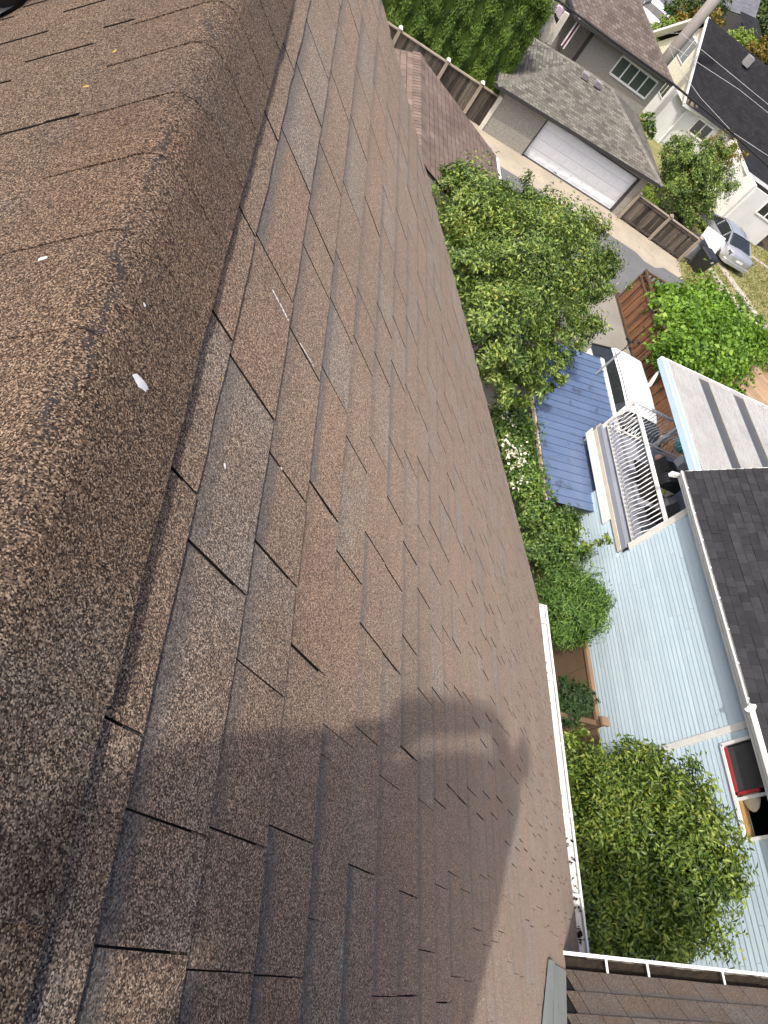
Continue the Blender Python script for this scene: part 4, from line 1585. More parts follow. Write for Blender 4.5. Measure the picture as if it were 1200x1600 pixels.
def window_x(parent, x, ya, yb, z0, z1, n_, fmat, gmat, t=.08):
    mbx = MB()
    mbx.box((x - .05, ya, z0), (x + .01, yb, z1))
    o = mbx.build('window', fmat, parent)
    w_ = (yb - ya) / n_
    for i in range(n_):
        mbx = MB()
        mbx.box((x - .058, ya + i * w_ + t / 2, z0 + t), (x - .051, ya + (i + 1) * w_ - t / 2, z1 - t))
        mbx.build('pane', gmat, o)


window_x(h3, GX - .03, 47.35, 48.9, 3.2, 4.5, 2, M['white'], plain('grey_glass', (.22, .23, .22), .15))
window_x(h3, GX, 46.5, 47.9, 1.35, 2.25, 3, M['white'], M['glass'])
window(h3, 25.6, 26.9, 1.4, 2.3, 43.89, 2, M['white'], M['glass'])
w1_ = P(1183, 330, y=38.09)
window(h3, w1_[0], w1_[0] + 1.3, w1_[2] - .1, w1_[2] + .75, 38.09, 2, M['white'], M['glass'])
mb = MB()
dp = P(1072, 170, y=43.8)
mb.tube([dp + [.1, 0, -.1], dp + [.1, 0, -2.3]], .06, 8)
mb.build('downspout', M['white'], h3)
sk = P(1172, 92, z=5.5)
mb = MB()
mb.box(sk + [-.2, -.2, -.4], sk + [.2, .2, .15])
mb.build('chimney', M['signback'], h3)
mb = MB()                                       # stones of the eave edge, moss clumps
for i in range(12):
    c = FE + (f1_ - FE) * (i + .4) / 12 + [0, .12, .10]
    s = rng.uniform(.09, .16)
    mb.hexa([c + [-s, -s, -.06], c + [s, -s, -.06], c + [s, s, 0], c + [-s, s, 0]], [c + [-s * .5, -s * .5, .06], c + [s * .5, -s * .5, .06], c + [s * .5, s * .5, .1], c + [-s * .5, s * .5, .1]])
stuff(mb.build('moss_clumps', surf('moss', (.22, .17, .12), (.10, .08, .06), rough=1, fine=40, bump=.5), h3))

# ================================================================== pale blue house next door
XW = 10.8
h4 = thing('house', (13, 2, 0), 'pale blue house with lap siding and charcoal shingle roof next door', 'house')
mb = MB()
WYa, WYb = P(1165.6, 1313.6, x=XW)[1], P(1128, 1165, x=XW)[1]
mb.box((XW + .03, WYb, 0), (XW + .25, 8.12, 4.4))
mb.box((XW + .03, -8, 0), (XW + .25, WYa, 4.4))
mb.box((XW + .03, WYa, 0), (XW + .25, WYb, 3.47))
mb.box((XW + .03, WYa, 4.28), (XW + .25, WYb, 4.4))
mb.box((XW + .03, 8.12, 0), (XW + .25, 10.1, 2.1))
mb.box((XW + .25, 7.9, 0), (20, 8.12, 4.4))
mb.box((XW + .25, -8, 0), (20, -7.8, 4.4))
wall4 = mb.build('wall', M['siding'], h4)
# lap boards, each its own piece; window opening left free
WY0, WY1, WZ0, WZ1 = P(1165.6, 1313.6, x=XW)[1], P(1128, 1165, x=XW)[1], 3.47, 4.28
TY = P(1180, 1128, x=XW)[1]
pitch_b = .0975
z = .10
ib = 0
while z < 4.38:
    zt_ = min(z + pitch_b, 4.37)
    spans = [(TY + .06, 8.06), (-8, TY - .06)]
    if zt_ > WZ0 and z < WZ1:
        spans = [(TY + .06, 8.06), (WY1, TY - .06), (-8, WY0)]
    if zt_ < 2.12:
        spans[0] = (TY + .06, 10.1)
    cut = []
    for (ya, yb_) in spans:
        yy = ya
        while yb_ - yy > 3.7:                          # board ends butt at random places
            step_ = rng.uniform(1.6, 3.6)
            cut.append((yy, yy + step_ - .004))
            yy += step_
        cut.append((yy, yb_))
    for (ya, yb_) in cut:
        mbx = MB()
        lo = [(XW - .016, ya, z), (XW + .03, ya, z), (XW + .03, ya, zt_ + .012), (XW - .002, ya, zt_ + .012)]
        mbx.hexa([(q[0], yb_, q[2]) for q in lo], lo, float(rng.uniform(0, 1)))
        mbx.build('siding_board', M['siding'], wall4)
    z += pitch_b
    ib += 1
mb = MB()
mb.box((XW - .035, TY - .06, .1), (XW + .03, TY + .06, 4.38))
mb.build('corner_trim', M['trim'], h4)
mb = MB()
mb.box((XW - .03, 8.06, 2.44), (XW + .03, 8.22, 4.34))
mb.build('corner_trim', M['trim'], h4)
# window with screen, red binding, cushion seen inside
mb = MB()
for (a_, b_) in (((WY0, WZ0), (WY1, WZ0)), ((WY0, WZ1), (WY1, WZ1)), ((WY0, WZ0), (WY0, WZ1)), ((WY1, WZ0), (WY1, WZ1))):
    mb.beam((XW - .02, a_[0], a_[1]), (XW - .02, b_[0], b_[1]), .05, .05, up=(1, 0, 0))
win = mb.build('window', M['white'], h4)
YM = P(1150, 1243, x=XW)[1]
mb = MB()
mb.box((XW + .16, YM, WZ0), (XW + .166, WY1, WZ1))
mb.build('pane', M['glass'], win)
mb = MB()
mb.box((XW + 1.6, WY0 - 1.5, 2.2), (XW + 1.62, WY1 + 1.5, 4.45))
mb.box((XW + .26, WY0 - 1.5, 2.2), (XW + 1.6, WY1 + 1.5, 2.22))
mb.build('room_wall', M['dark'], h4)
mb = MB()
mb.box((XW + .0, YM + .03, WZ0 + .05), (XW + .004, WY1 - .06, WZ1 - .05))
mb.build('insect_screen', M['screen'], win)
mb = MB()
mb.box((XW - .03, YM, WZ0 + .03), (XW + .02, WY1 - .05, WZ0 + .075))
mb.box((XW - .03, YM - .01, WZ0 + .03), (XW + .02, YM + .035, WZ1 - .35))
mb.build('red_binding', M['red'], win)
mb = MB()
mb.box((XW - .01, YM - .09, WZ0 + .03), (XW + .03, YM - .04, WZ1))
mb.build('mullion', M['trim'], win)
mb = MB()
mb.box((XW + .0, WY0 + .04, WZ0 + .028), (XW + .14, YM - .06, WZ0 + .06))
mb.build('sill', M['pine'], win)
mb = MB()
cu = np.array([XW + .08, YM + .02, WZ0 + .22])
ringn = 14
rows_ = []
for a in np.linspace(-1.4, 1.4, 7):
    rows_.append([cu + [math.cos(a) * .05 * math.cos(b), math.sin(a) * .30, math.cos(a) * .17 * math.sin(b)] for b in np.linspace(0, 2 * math.pi, ringn, endpoint=False)])
mb.add([q for r_ in rows_ for q in r_], [(i * ringn + k, i * ringn + (k + 1) % ringn, (i + 1) * ringn + (k + 1) % ringn, (i + 1) * ringn + k) for i in range(6) for k in range(ringn)])
tag(mb.build('cushion', M['linen'], smooth=True), 'cream cushion lying inside the open window of the pale blue house', 'cushion')

# roof: eave at x=10.3, rising to the right
RE = np.array([10.52, 8.80, 4.405])
rk = P(1200, 732, y=8.8)
sl = unit(rk - RE)
S4 = unit(np.array([sl[0], 0, sl[2]]))
n4 = np.array([-S4[2], 0, S4[0]])
if n4[2] < 0:
    n4 = -n4
F4 = lambda r, v, h=0.0: RE + S4 * r + np.array([0, v, 0]) + n4 * h
mb = MB()
mb.slab([F4(0, 0), F4(7, 0), F4(7, -17), F4(0, -17)], -n4 * .12)
top4 = F4(7, 0)
mb.slab([F4(7, 0), F4(7, 0) + [4, 0, -2.4], F4(7, -17) + [4, 0, -2.4], F4(7, -17)], (0, 0, -.12))
roof4 = mb.build('roof', M['char_dark'], h4)
ex4 = .165
cnt4 = 0
for c in range(0, 16):
    r1_ = -.03 + c * ex4
    v = .015
    k = 0
    while v > -9.2:
        w_ = rng.uniform(.15, .26)
        if k == 0:
            w_ = rng.uniform(.08, .25)
        t_ = float(np.clip(rng.choice([rng.normal(.1, .08), rng.normal(.5, .1)]), 0, .6))
        lo_v, hi_v = v - w_ + .004, v
        thick = .010 if rng.uniform() < .55 else .018
        mbx = MB()
        mbx.hexa([F4(r1_, lo_v, .001), F4(r1_, hi_v, .001), F4(r1_ + ex4 + .03, hi_v, .0), F4(r1_ + ex4 + .03, lo_v, .0)],
                 [F4(r1_, lo_v, thick), F4(r1_, hi_v, thick), F4(r1_ + ex4 + .03, hi_v, .003), F4(r1_ + ex4 + .03, lo_v, .003)], t_)
        if cnt4 < 100000:
            tabs4 = globals().setdefault('TABS4', [])
            tabs4.append((c, v, mbx))
        v -= w_
        k += 1


def vis4(t):
    c_, v_, _ = t
    q = F4(c_ * ex4 + .08, v_ - .1) - np.array([0, 0, CAM_Z])
    w_ = RM @ q
    if w_[2] <= 0:
        return 1e6
    px, py = w_[0] / w_[2] * FPX + 600, w_[1] / w_[2] * FPX + 800
    out = max(px - 1200, 0) + max(-px, 0) + max(py - 1600, 0) + max(-py, 0)
    return np.linalg.norm(q) + out


TABS4.sort(key=vis4)
far4 = MB()
for i, (_, _, mbx) in enumerate(TABS4):
    if i < 290:
        mbx.build('shingle', M['char'], roof4, attrs={'band': [0] * 8})
    else:
        far4.add(mbx.v, mbx.f, mbx.tone[0])
stuff(far4.build('shingles', M['char'], roof4, attrs={'band': [0] * len(far4.v)}))
mb = MB()
mb.slab([F4(-.02, .0, -.12), F4(7, .0, -.12), F4(7, .0, .002), F4(-.02, .0, .002)], (0, .03, 0))
mb.box((10.56, -8.2, 4.17), (10.60, 8.8, 4.37))
mb.build('fascia', M['trim'], h4)
mb = MB()
mb.add([(10.58, -8.2, 4.28), (10.58, 8.8, 4.28), (XW + .05, 8.8, 4.40), (XW + .05, -8.2, 4.40)], [(0, 1, 2, 3)])
mb.build('soffit', M['trim'], h4)
mb = MB()
gutter_shell(mb, (10.555, -8.2, 4.38), (10.555, 8.82, 4.38), (-1, 0, 0), w=.13, d=.10)
gut4 = mb.build('gutter', M['white'], h4)
for k in range(18):
    mbx = MB()
    v = 8.4 - k * .62
    mbx.beam((10.43, v, 4.380), (10.57, v, 4.386), .02, .006)
    mbx.build('gutter_strap', M['white'], gut4)
el = P(1172, 1103, x=10.43)
mb = MB()
mb.tube([el + [.06, -.02, .05], el, el + [.0, -.05, -.08]], .045, 8)
mb.build('downspout_elbow', M['white'], h4)
mb = MB()
mb.tube([P(1176, 1108, x=10.48), P(1186, 1143, x=10.48), P(1230, 1300, x=10.48)], .032, 8)
mb.build('pipe', M['trim'], h4)
ec = P(1046, 744, x=10.40)
mb = MB()
mb.hexa([ec + [-.02, -.02, 0], ec + [.35, -.02, .12], ec + [.35, .06, .12], ec + [-.02, .06, 0]], [ec + [-.02, -.02, .1], ec + [.35, -.02, .16], ec + [.35, .06, .16], ec + [-.02, .06, .1]])
mb.build('eave_return', M['white'], h4)

# ---- raised deck of the blue house
deck = thing('deck', (12.5, 10, 0), 'raised grey deck with white railing on the side of the pale blue house', 'deck')
DY0, DY1, DZ4 = 8.16, 11.78, 2.40
mb = MB()
mb.box((XW - .0, DY0 + .02, DZ4 - .06), (16.2, DY1, DZ4))
mb.build('floor', M['vinyl'], deck)
mb = MB()
mb.box((XW - .05, DY0, 2.13), (XW, DY1 + .04, 2.24))
mb.box((XW - .05, DY1 + .0, 2.13), (16.2, DY1 + .05, 2.385))
mb.build('fascia', M['beige'], deck)
mb = MB()
mb.box((XW - .035, DY0, 2.242), (XW + .0, DY1 + .04, 2.385))
mb.build('edge_strip', M['vinyl'], deck)
mb = MB()
mb.slab([(XW - .06, DY0 + .9, 1.88), (XW - .06, DY1 + .1, 1.88), (XW - .06, DY1 + .1, 2.12), (XW - .06, DY0 + .9, 2.12)], (.04, 0, 0))
mb.build('flashing', M['white'], deck)
for (a_, b_) in (((XW + .06, DY0 + .06), (XW + .06, DY1 - .04)), ((XW + .06, DY1 - .04), (15.6, DY1 - .04))):
    A_, B_ = np.array([*a_, 0.0]), np.array([*b_, 0.0])
    d_ = unit(B_ - A_)
    out_ = np.array([-1.0, 0, 0]) if abs(d_[1]) > .5 else np.array([0, 1.0, 0])
    mbx = MB()
    mbx.beam(A_ + [0, 0, 3.45], B_ + [0, 0, 3.45], .09, .05)
    mbx.build('top_rail', M['rail'], deck)
    mbx = MB()
    mbx.beam(A_ + [0, 0, 2.52], B_ + [0, 0, 2.52], .045, .04)
    mbx.build('bottom_rail', M['rail'], deck)
    n_ = int(np.linalg.norm(B_ - A_) / .118)
    for i in range(n_):
        p = A_ + (B_ - A_) * (i + .5) / n_
        mbx = MB()
        pts = [p + [0, 0, 2.53], p + out_ * .07 + [0, 0, 2.62], p + out_ * .12 + [0, 0, 2.74], p + out_ * .10 + [0, 0, 2.88], p + out_ * .02 + [0, 0, 3.04], p + [0, 0, 3.44]]
        mbx.tube(pts, .013, 6)
        mbx.build('baluster', M['rail'], deck, smooth=True)
for p_ in ((XW + .06, DY1 - .04), (XW + .06, DY0 + .06), (15.55, DY1 - .04)):
    mbx = MB()
    mbx.beam((*p_, 2.4), (*p_, 3.46), .06, .06, up=(1, 0, 0))
    mbx.build('post', M['rail'], deck)
for p_ in ((XW + .2, DY1 - .2), (15.8, DY1 - .2), (13.4, DY1 - .2)):
    mbx = MB()
    mbx.beam((*p_, 0), (*p_, 2.33), .12, .12, up=(1, 0, 0))
    mbx.build('leg', M['wood_post'], deck)

# ---- ribbed cover over the deck
CZ = 4.28
cvr = thing('patio_cover', (13, 11, 0), 'white corrugated patio cover with smoked panels over the deck', 'patio cover')
c00, c01 = P(1030, 560, z=CZ), P(1090, 728, z=CZ)
xl = c00[0] + .05
yfar = 12.55
stops_ = [(0.18, 'w'), (1.35, 'g'), (1.78, 'w'), (2.72, 'g'), (3.20, 'w'), (4.3, 'g'), (4.75, 'w'), (6.0, None)]
for (xa, kind), (xb, _) in zip(stops_[:-1], stops_[1:]):
    nrib = max(int(round((xb - xa) / .20)), 1) if kind == 'w' else 1
    for i in range(nrib):
        x0_, x1_ = xl + xa + (xb - xa) * i / nrib, xl + xa + (xb - xa) * (i + 1) / nrib
        ye = yfar + .115 * (x0_ - xl)
        ye1 = yfar + .115 * (x1_ - xl)
        zz = CZ - .02 * (x0_ - xl)
        mbx = MB()
        if kind == 'w':
            w_ = x1_ - x0_
            loop = [(x0_, 0), (x0_ + w_ * .12, .06), (x0_ + w_ * .66, .05), (x0_ + w_ * .80, -.01), (x1_ - .002, -.01)]
        else:
            loop = [(x0_, -.02), (x0_ + .02, -.02), (x1_ - .02, -.02), (x1_ - .002, -.02)]
        lo = [(x, 7.6, zz + .12 + h) for x, h in loop]
        hi = [(x, ye + .115 * (x - x0_), zz + h) for x, h in loop]
        k = len(loop)
        lo2 = [(x, 7.6, z_ - .006) for x, _, z_ in lo]
        hi2 = [(x, y_, z_ - .006) for x, y_, z_ in hi]
        mbx.add(lo + hi + lo2 + hi2, [(j, j + 1, k + j + 1, k + j) for j in range(k - 1)] + [(2 * k + j + 1, 2 * k + j, 3 * k + j, 3 * k + j + 1) for j in range(k - 1)] + [(k + j, k + j + 1, 3 * k + j + 1, 3 * k + j) for j in range(k - 1)], float(rng.uniform(.3, .7)))
        mbx.build('panel' if kind == 'w' else 'smoked_panel', M['cover'] if kind == 'w' else M['cover_g'], cvr)
mb = MB()
gy0, gy1 = 7.8, yfar - .02
mb.box((xl - .03, gy0, CZ - .09), (xl + .012, gy1, CZ + .055))
mb.box((xl + .012, gy0, CZ - .09), (xl + .15, gy1, CZ - .06))
mb.box((xl + .15, gy0, CZ - .09), (xl + .17, gy1, CZ + .05))
mb.build('gutter', M['cover_gut'], cvr)
mb = MB()
mb.box((xl - .034, gy0, CZ + .056), (xl + .016, gy1, CZ + .066))
mb.box((xl + .145, gy0, CZ + .052), (xl + .175, gy1, CZ + .062))
mb.beam((xl - .04, yfar, CZ + .0), (xl + 6, yfar + .69, CZ - .08), .03, .14)
mb.build('edge_trim', M['white'], cvr)
dsx, dsy = XW + .12, DY1 + .08
mb = MB()
mb.tube([(xl + .06, yfar - .25, CZ - .08), (xl + .05, yfar - .26, CZ - .22), (dsx + .02, dsy + .12, CZ - .42), (dsx, dsy + .02, CZ - .55), (dsx, dsy, 2.3), (dsx, dsy, .1)], .045, 10)
mb.build('downspout', M['rail'], cvr, smooth=True)
for p_ in ((xl + 2.2, yfar), (xl + 5.7, yfar + .5)):
    mbx = MB()
    mbx.beam((p_[0], p_[1] - .1, 0), (p_[0], p_[1] - .1, CZ - .1), .1, .1, up=(1, 0, 0))
    mbx.build('post', M['rail'], cvr)

# ---- blue metal canopy over the side yard
can = thing('canopy', (10.8, 12.4, 0), 'blue ribbed metal canopy with weather stains between the two houses', 'canopy')
cx0, cx1, cz0, cz1 = 9.50, 12.06, 1.50, 1.80
ycn, ycf = 9.50, 15.4
npn = 22
for i in range(npn):
    ya, yb_ = ycn + (ycf - ycn) * i / npn, ycn + (ycf - ycn) * (i + 1) / npn
    sk_ = .10
    mbx = MB()
    lo = [(cx0, ya, cz0), (cx1, ya + sk_, cz1), (cx1, yb_ - .02 + sk_, cz1), (cx0, yb_ - .02, cz0)]
    mbx.slab(lo, (0, 0, .012), float(rng.uniform(0, 1)))
    mbx.slab([(cx0, yb_ - .035, cz0 + .012), (cx1, yb_ - .035 + sk_, cz1 + .012), (cx1, yb_ - .02 + sk_, cz1 + .012), (cx0, yb_ - .02, cz0 + .012)], (0, 0, .022), .3)
    mbx.slab([(cx0, yb_ - .022, cz0 - .004), (cx1, yb_ - .022 + sk_, cz1 - .004), (cx1, yb_ + .002 + sk_, cz1 - .004), (cx0, yb_ + .002, cz0 - .004)], (0, 0, .004), .0)
    mbx.build('roof_pan', M['canopy'], can)
mb = MB()
mb.box((cx0 - .06, ycn, cz0 - .10), (cx0 - .002, ycf, cz0 - .01))
mb.build('gutter', surf('rusty_gutter', (.60, .56, .50), (.30, .2, .13), rough=.8, scale=3, stain=(.10, .06, .04), stain_scale=4, stain_lo=.5, stain_hi=.6), can)
mb = MB()
mb.box((cx1 + .0, 11.9, cz1 - .02), (cx1 + .13, ycf + .1, cz1 + .05))
mb.build('edge_flashing', M['white'], can)
for p_ in ((cx0 + .35, ycn + .12), (cx0 + .35, ycf - .2), (cx1 - .1, ycf - .2)):
    mbx = MB()
    mbx.beam((*p_, 0), (*p_, 1.52), .11, .11, up=(1, 0, 0))
    mbx.build('post', M['wood_rail'], can)

# ---- things on the deck
def pos(px, py, z):
    return P(px, py, z=z)


b0 = pos(1040, 748, 3.0)
bbq = thing('barbecue', (b0[0], b0[1], DZ4), 'barbecue under a ribbed black cover on the deck', 'barbecue')
mb = MB()
nseg, wid = 11, .62
prof3 = []
for a in np.linspace(-.1, math.pi + .1, nseg):
    prof3.append((math.cos(a) * .30, 3.0 + math.sin(a) * .30))
prof3 = [(.31, 2.42)] + prof3 + [(-.31, 2.42)]
ks = 17
pts = []
for i in range(ks):
    yv = b0[1] - wid / 2 + wid * i / (ks - 1)
    for (xx, zz) in prof3:
        rr = 1 + (.018 if i % 2 else -.012)
        pts.append((b0[0] + xx * rr, yv, zz if zz < 2.5 else 3.0 + (zz - 3.0) * rr))
m_ = len(prof3)
mb.add(pts, [(i * m_ + j, i * m_ + j + 1, (i + 1) * m_ + j + 1, (i + 1) * m_ + j) for i in range(ks - 1) for j in range(m_ - 1)] + [tuple(range(m_)), tuple(range((ks - 1) * m_ + m_ - 1, (ks - 1) * m_ - 1, -1))])
mb.build('cover', M['black'], bbq)
mb = MB()
q = [P(*p_, z=2.95) for p_ in ((1028, 757), (1040, 751), (1055, 761), (1054, 772), (1040, 776), (1032, 770))]
mb.slab(q, (0, 0, -.03))
mb.build('side_shelf', surf('shelf_grey', (.34, .34, .33), (.26, .26, .25)), bbq)
for k in range(4):
    mbx = MB()
    s_ = [(-.26, -.26), (.26, -.26), (.26, .26), (-.26, .26)][k]
    mbx.beam((b0[0] + s_[0], b0[1] + s_[1], DZ4), (b0[0] + s_[0], b0[1] + s_[1], 2.5), .04, .04, up=(1, 0, 0))
    mbx.build('leg', M['dark'], bbq)


def lump(name, c, r, mat, label, cat, n_=7, flat=1.0):
    mb = MB()
    k = 12
    rows_ = []
    for a in np.linspace(.12, math.pi - .12, n_):
        rows_.append([np.array(c) + np.array([math.sin(a) * math.cos(b) * r[0] * rng.uniform(.82, 1.12), math.sin(a) * math.sin(b) * r[1] * rng.uniform(.82, 1.12), math.cos(a) * r[2]]) for b in np.linspace(0, 2 * math.pi, k, endpoint=False)])
    mb.add([q for r_ in rows_ for q in r_], [(i * k + j, i * k + (j + 1) % k, (i + 1) * k + (j + 1) % k, (i + 1) * k + j) for i in range(n_ - 1) for j in range(k)] + [tuple(range(k)), tuple((n_ - 1) * k + j for j in range(k - 1, -1, -1))])
    return tag(mb.build(name, mat, smooth=True), label, cat)


lump('soft_toy', pos(1030, 716, 2.52), (.13, .09, .11), M['pink'], 'pink soft toy on the deck floor behind the barbecue', 'toy')
lump('teal_bag', P(1070, 692, z=2.0), (.22, .35, .35), M['teal'], 'bright teal bag hanging below the patio cover by the cedar fence', 'bag')
q0 = pos(1066, 724, 2.55)
mb = MB()
mb.hexa([q0 + [-.16, -.12, -.15], q0 + [.14, -.14, -.15], q0 + [.17, .12, -.15], q0 + [-.13, .14, -.15]], [q0 + [-.17, -.14, .16], q0 + [.15, -.15, .16], q0 + [.18, .13, .12], q0 + [-.14, .15, .16]])
tag(mb.build('storage_box', M['white'], bevel=.02), 'white storage box at the corner of the charcoal roof on the deck', 'box')
q0 = pos(1040, 786, 2.62)
mb = MB()
mb.hexa([q0 + [-.13, -.17, -.22], q0 + [.13, -.17, -.22], q0 + [.13, .17, -.22], q0 + [-.13, .17, -.22]], [q0 + [-.15, -.2, .2], q0 + [.15, -.2, .2], q0 + [.15, .2, .2], q0 + [-.15, .2, .2]])
tag(mb.build('planter', M['greyplast'], bevel=.02), 'small grey planter on the deck near the blue wall', 'planter')
lump('watering_can', pos(1036, 769, 2.95), (.05, .08, .06), M['leaf_lime'], 'small green and yellow pot on the barbecue shelf', 'pot')
for (px, py, lab) in ((975, 722, 'dark folding chair behind the white deck railing, far end'), (1005, 800, 'dark folding chair behind the white deck railing, near end')):
    q0 = P(px, py, z=2.8)
    q0[0] = max(q0[0], XW + .55)
    ch = thing('folding_chair', (q0[0], q0[1], DZ4), lab, 'chair')
    for nm, a_, b_, w_, h_ in (('seat', (-.22, 0, .42), (.22, 0, .42), .42, .03), ('backrest', (.22, 0, .45), (.32, 0, .9), .42, .03)):
        mbx = MB()
        mbx.beam(np.array([q0[0], q0[1], DZ4]) + a_, np.array([q0[0], q0[1], DZ4]) + b_, w_, h_, up=(0, 0, 1) if nm == 'seat' else (1, 0, 0))
        mbx.build(nm, M['black'], ch)
    for sx_ in (-.2, .2):
        for sy_ in (-.2, .2):
            mbx = MB()
            b_ = np.array([q0[0] + sx_, q0[1] + sy_, DZ4])
            mbx.tube([b_, b_ + [-sx_ * .3, 0, .42]], .014, 6)
            mbx.build('leg', M['greyplast'], ch)

# ================================================================== stained cedar fence by the driveway
cf = thing('cedar_fence', (16.35, 17, 0), 'red brown cedar fence with open top rails along the driveway', 'fence')
ys = np.linspace(9.6, 23.1, 62)
for i in range(len(ys) - 1):
    mbx = MB()
    off = .02 if i % 2 else 0
    off *= 1.5
    mbx.slab([(16.35 - off, ys[i] + .012, .06), (16.35 - off, ys[i + 1] - .012, .06), (16.35 - off, ys[i + 1] - .012, 1.22), (16.35 - off, ys[i] + .012, 1.22)], (.022, 0, 0), float(rng.uniform(0, 1)))
    mbx.build('board', M['wood_red'], cf)
for z_, w_, nm in ((1.24, .10, 'mid_rail'), (1.50, .10, 'top_rail'), (.05, .12, 'base_rail')):
    mbx = MB()
    mbx.beam((16.34, 9.6, z_), (16.34, 23.15, z_), w_, .06)
    mbx.build(nm, M['wood_rail'], cf)
for y_ in np.arange(10.0, 23.2, 1.88):
    mbx = MB()
    mbx.beam((16.38, y_, 0), (16.38, y_, 1.55), .10, .10, up=(1, 0, 0))
    mbx.build('post', M['wood_rail'], cf)
for y_ in np.arange(10.3, 23.0, .47):
    mbx = MB()
    mbx.beam((16.35, y_, 1.26), (16.35, y_, 1.48), .05, .03, up=(1, 0, 0))
    mbx.build('lattice_slat', M['wood_rail'], cf)
ret = thing('fence_return', (17, 23.12, 0), 'short cedar fence return with square openings at the end of the cedar fence', 'fence')
for i in range(7):
    mbx = MB()
    x0_ = 16.45 + i * .18
    mbx.slab([(x0_, 23.12, .06), (x0_ + .17, 23.12, .06), (x0_ + .17, 23.12, 1.22), (x0_, 23.12, 1.22)], (0, .02, 0), float(rng.uniform(0, 1)))
    mbx.build('board', M['wood_red'], ret)
for z_ in (1.24, 1.50):
    mbx = MB()
    mbx.beam((16.4, 23.12, z_), (17.72, 23.12, z_), .08, .07)
    mbx.build('rail', M['wood_rail'], ret)
for i in range(6):
    mbx = MB()
    mbx.beam((16.55 + i * .22, 23.12, 1.27), (16.55 + i * .22, 23.12, 1.47), .09, .03, up=(0, 1, 0))
    mbx.build('slat', M['wood_red'], ret)

# low brown yard fence between the houses
yf = thing('yard_fence', (10.1, 6, 0), 'low brown board fence in front of the pale blue wall', 'fence')
fx = 10.12
for i, (ya, yb_) in enumerate(((4.42, 5.6), (5.61, 6.8), (6.81, 8.0), (8.01, 9.2))):
    mbx = MB()
    mbx.box((fx, ya, .05), (fx + .03, yb_, 1.36), float(rng.uniform()))
    mbx.build('board', M['fence_brown'], yf)
mb = MB()
mb.box((fx - .035, 4.45, 1.33), (fx + .06, 9.2, 1.40))
mb.build('cap_rail', surf('brown_cap', (.26, .17, .11), (.2, .13, .08), rough=.8, fine=40), yf)
mb = MB()
mb.box((fx - .05, 4.32, 0), (fx + .06, 4.44, 1.52))
po = mb.build('post', M['fence_brown'], yf)
mb = MB()
mb.box((fx - .08, 4.29, 1.523), (fx + .09, 4.47, 1.58))
mb.build('post_cap', surf('brown_cap2', (.26, .17, .11), (.2, .13, .08), rough=.8, fine=40), po)
gt = thing('yard_gate', (9.2, 4.36, 0), 'brown board gate closing the passage beside the pale blue house', 'gate')
for i in range(6):
    mbx = MB()
    mbx.box((8.25 + i * .30, 4.36, .06), (8.25 + i * .30 + .292, 4.385, 1.36), float(rng.uniform()))
    mbx.build('board', M['fence_brown'], gt)
mb = MB()
mb.box((8.2, 4.33, 1.30), (10.05, 4.43, 1.40))
mb.build('top_rail', M['fence_brown'], gt)
mb = MB()
mb.box((fx - .02, -2, 0.05), (fx + .02, 4.3, 1.36))
tag(mb.build('yard_fence', M['fence_brown']), 'brown fence panel hidden behind the large shrub', 'fence')

# plank terrace at the right edge
tr = thing('terrace', (25, 21, 0), 'brown plank terrace at the right edge beyond the patio cover', 'terrace')
t0, t1 = P(1152, 600, z=.5), P(1200, 557, z=.5)
dv = unit(t1 - t0)
dp_ = np.array([dv[1], -dv[0], 0])
for i in range(16):
    a_ = t0 + dv * (.05 + i * .34)
    mbx = MB()
    mbx.slab([a_, a_ + dv * .325, a_ + dv * .325 + dp_ * 6, a_ + dp_ * 6], (0, 0, -.05), float(rng.uniform()))
    mbx.build('plank', M['plank'], tr)
mb = MB()
mb.slab([t0 - dp_ * .18 - dv * .2, t0 + dv * 5.6 - dp_ * .18, t0 + dv * 5.6 - dp_ * .0, t0 - dv * .2], (0, 0, -.08))
mb.slab([t0 - dp_ * .14 - [0, 0, .06], t0 + dv * 5.6 - dp_ * .14 - [0, 0, .06], t0 + dv * 5.6 - dp_ * .14 - [0, 0, .49], t0 - dp_ * .14 - [0, 0, .49]], dp_ * .03)
mb.build('edge_board', M['fence_brown'], tr)
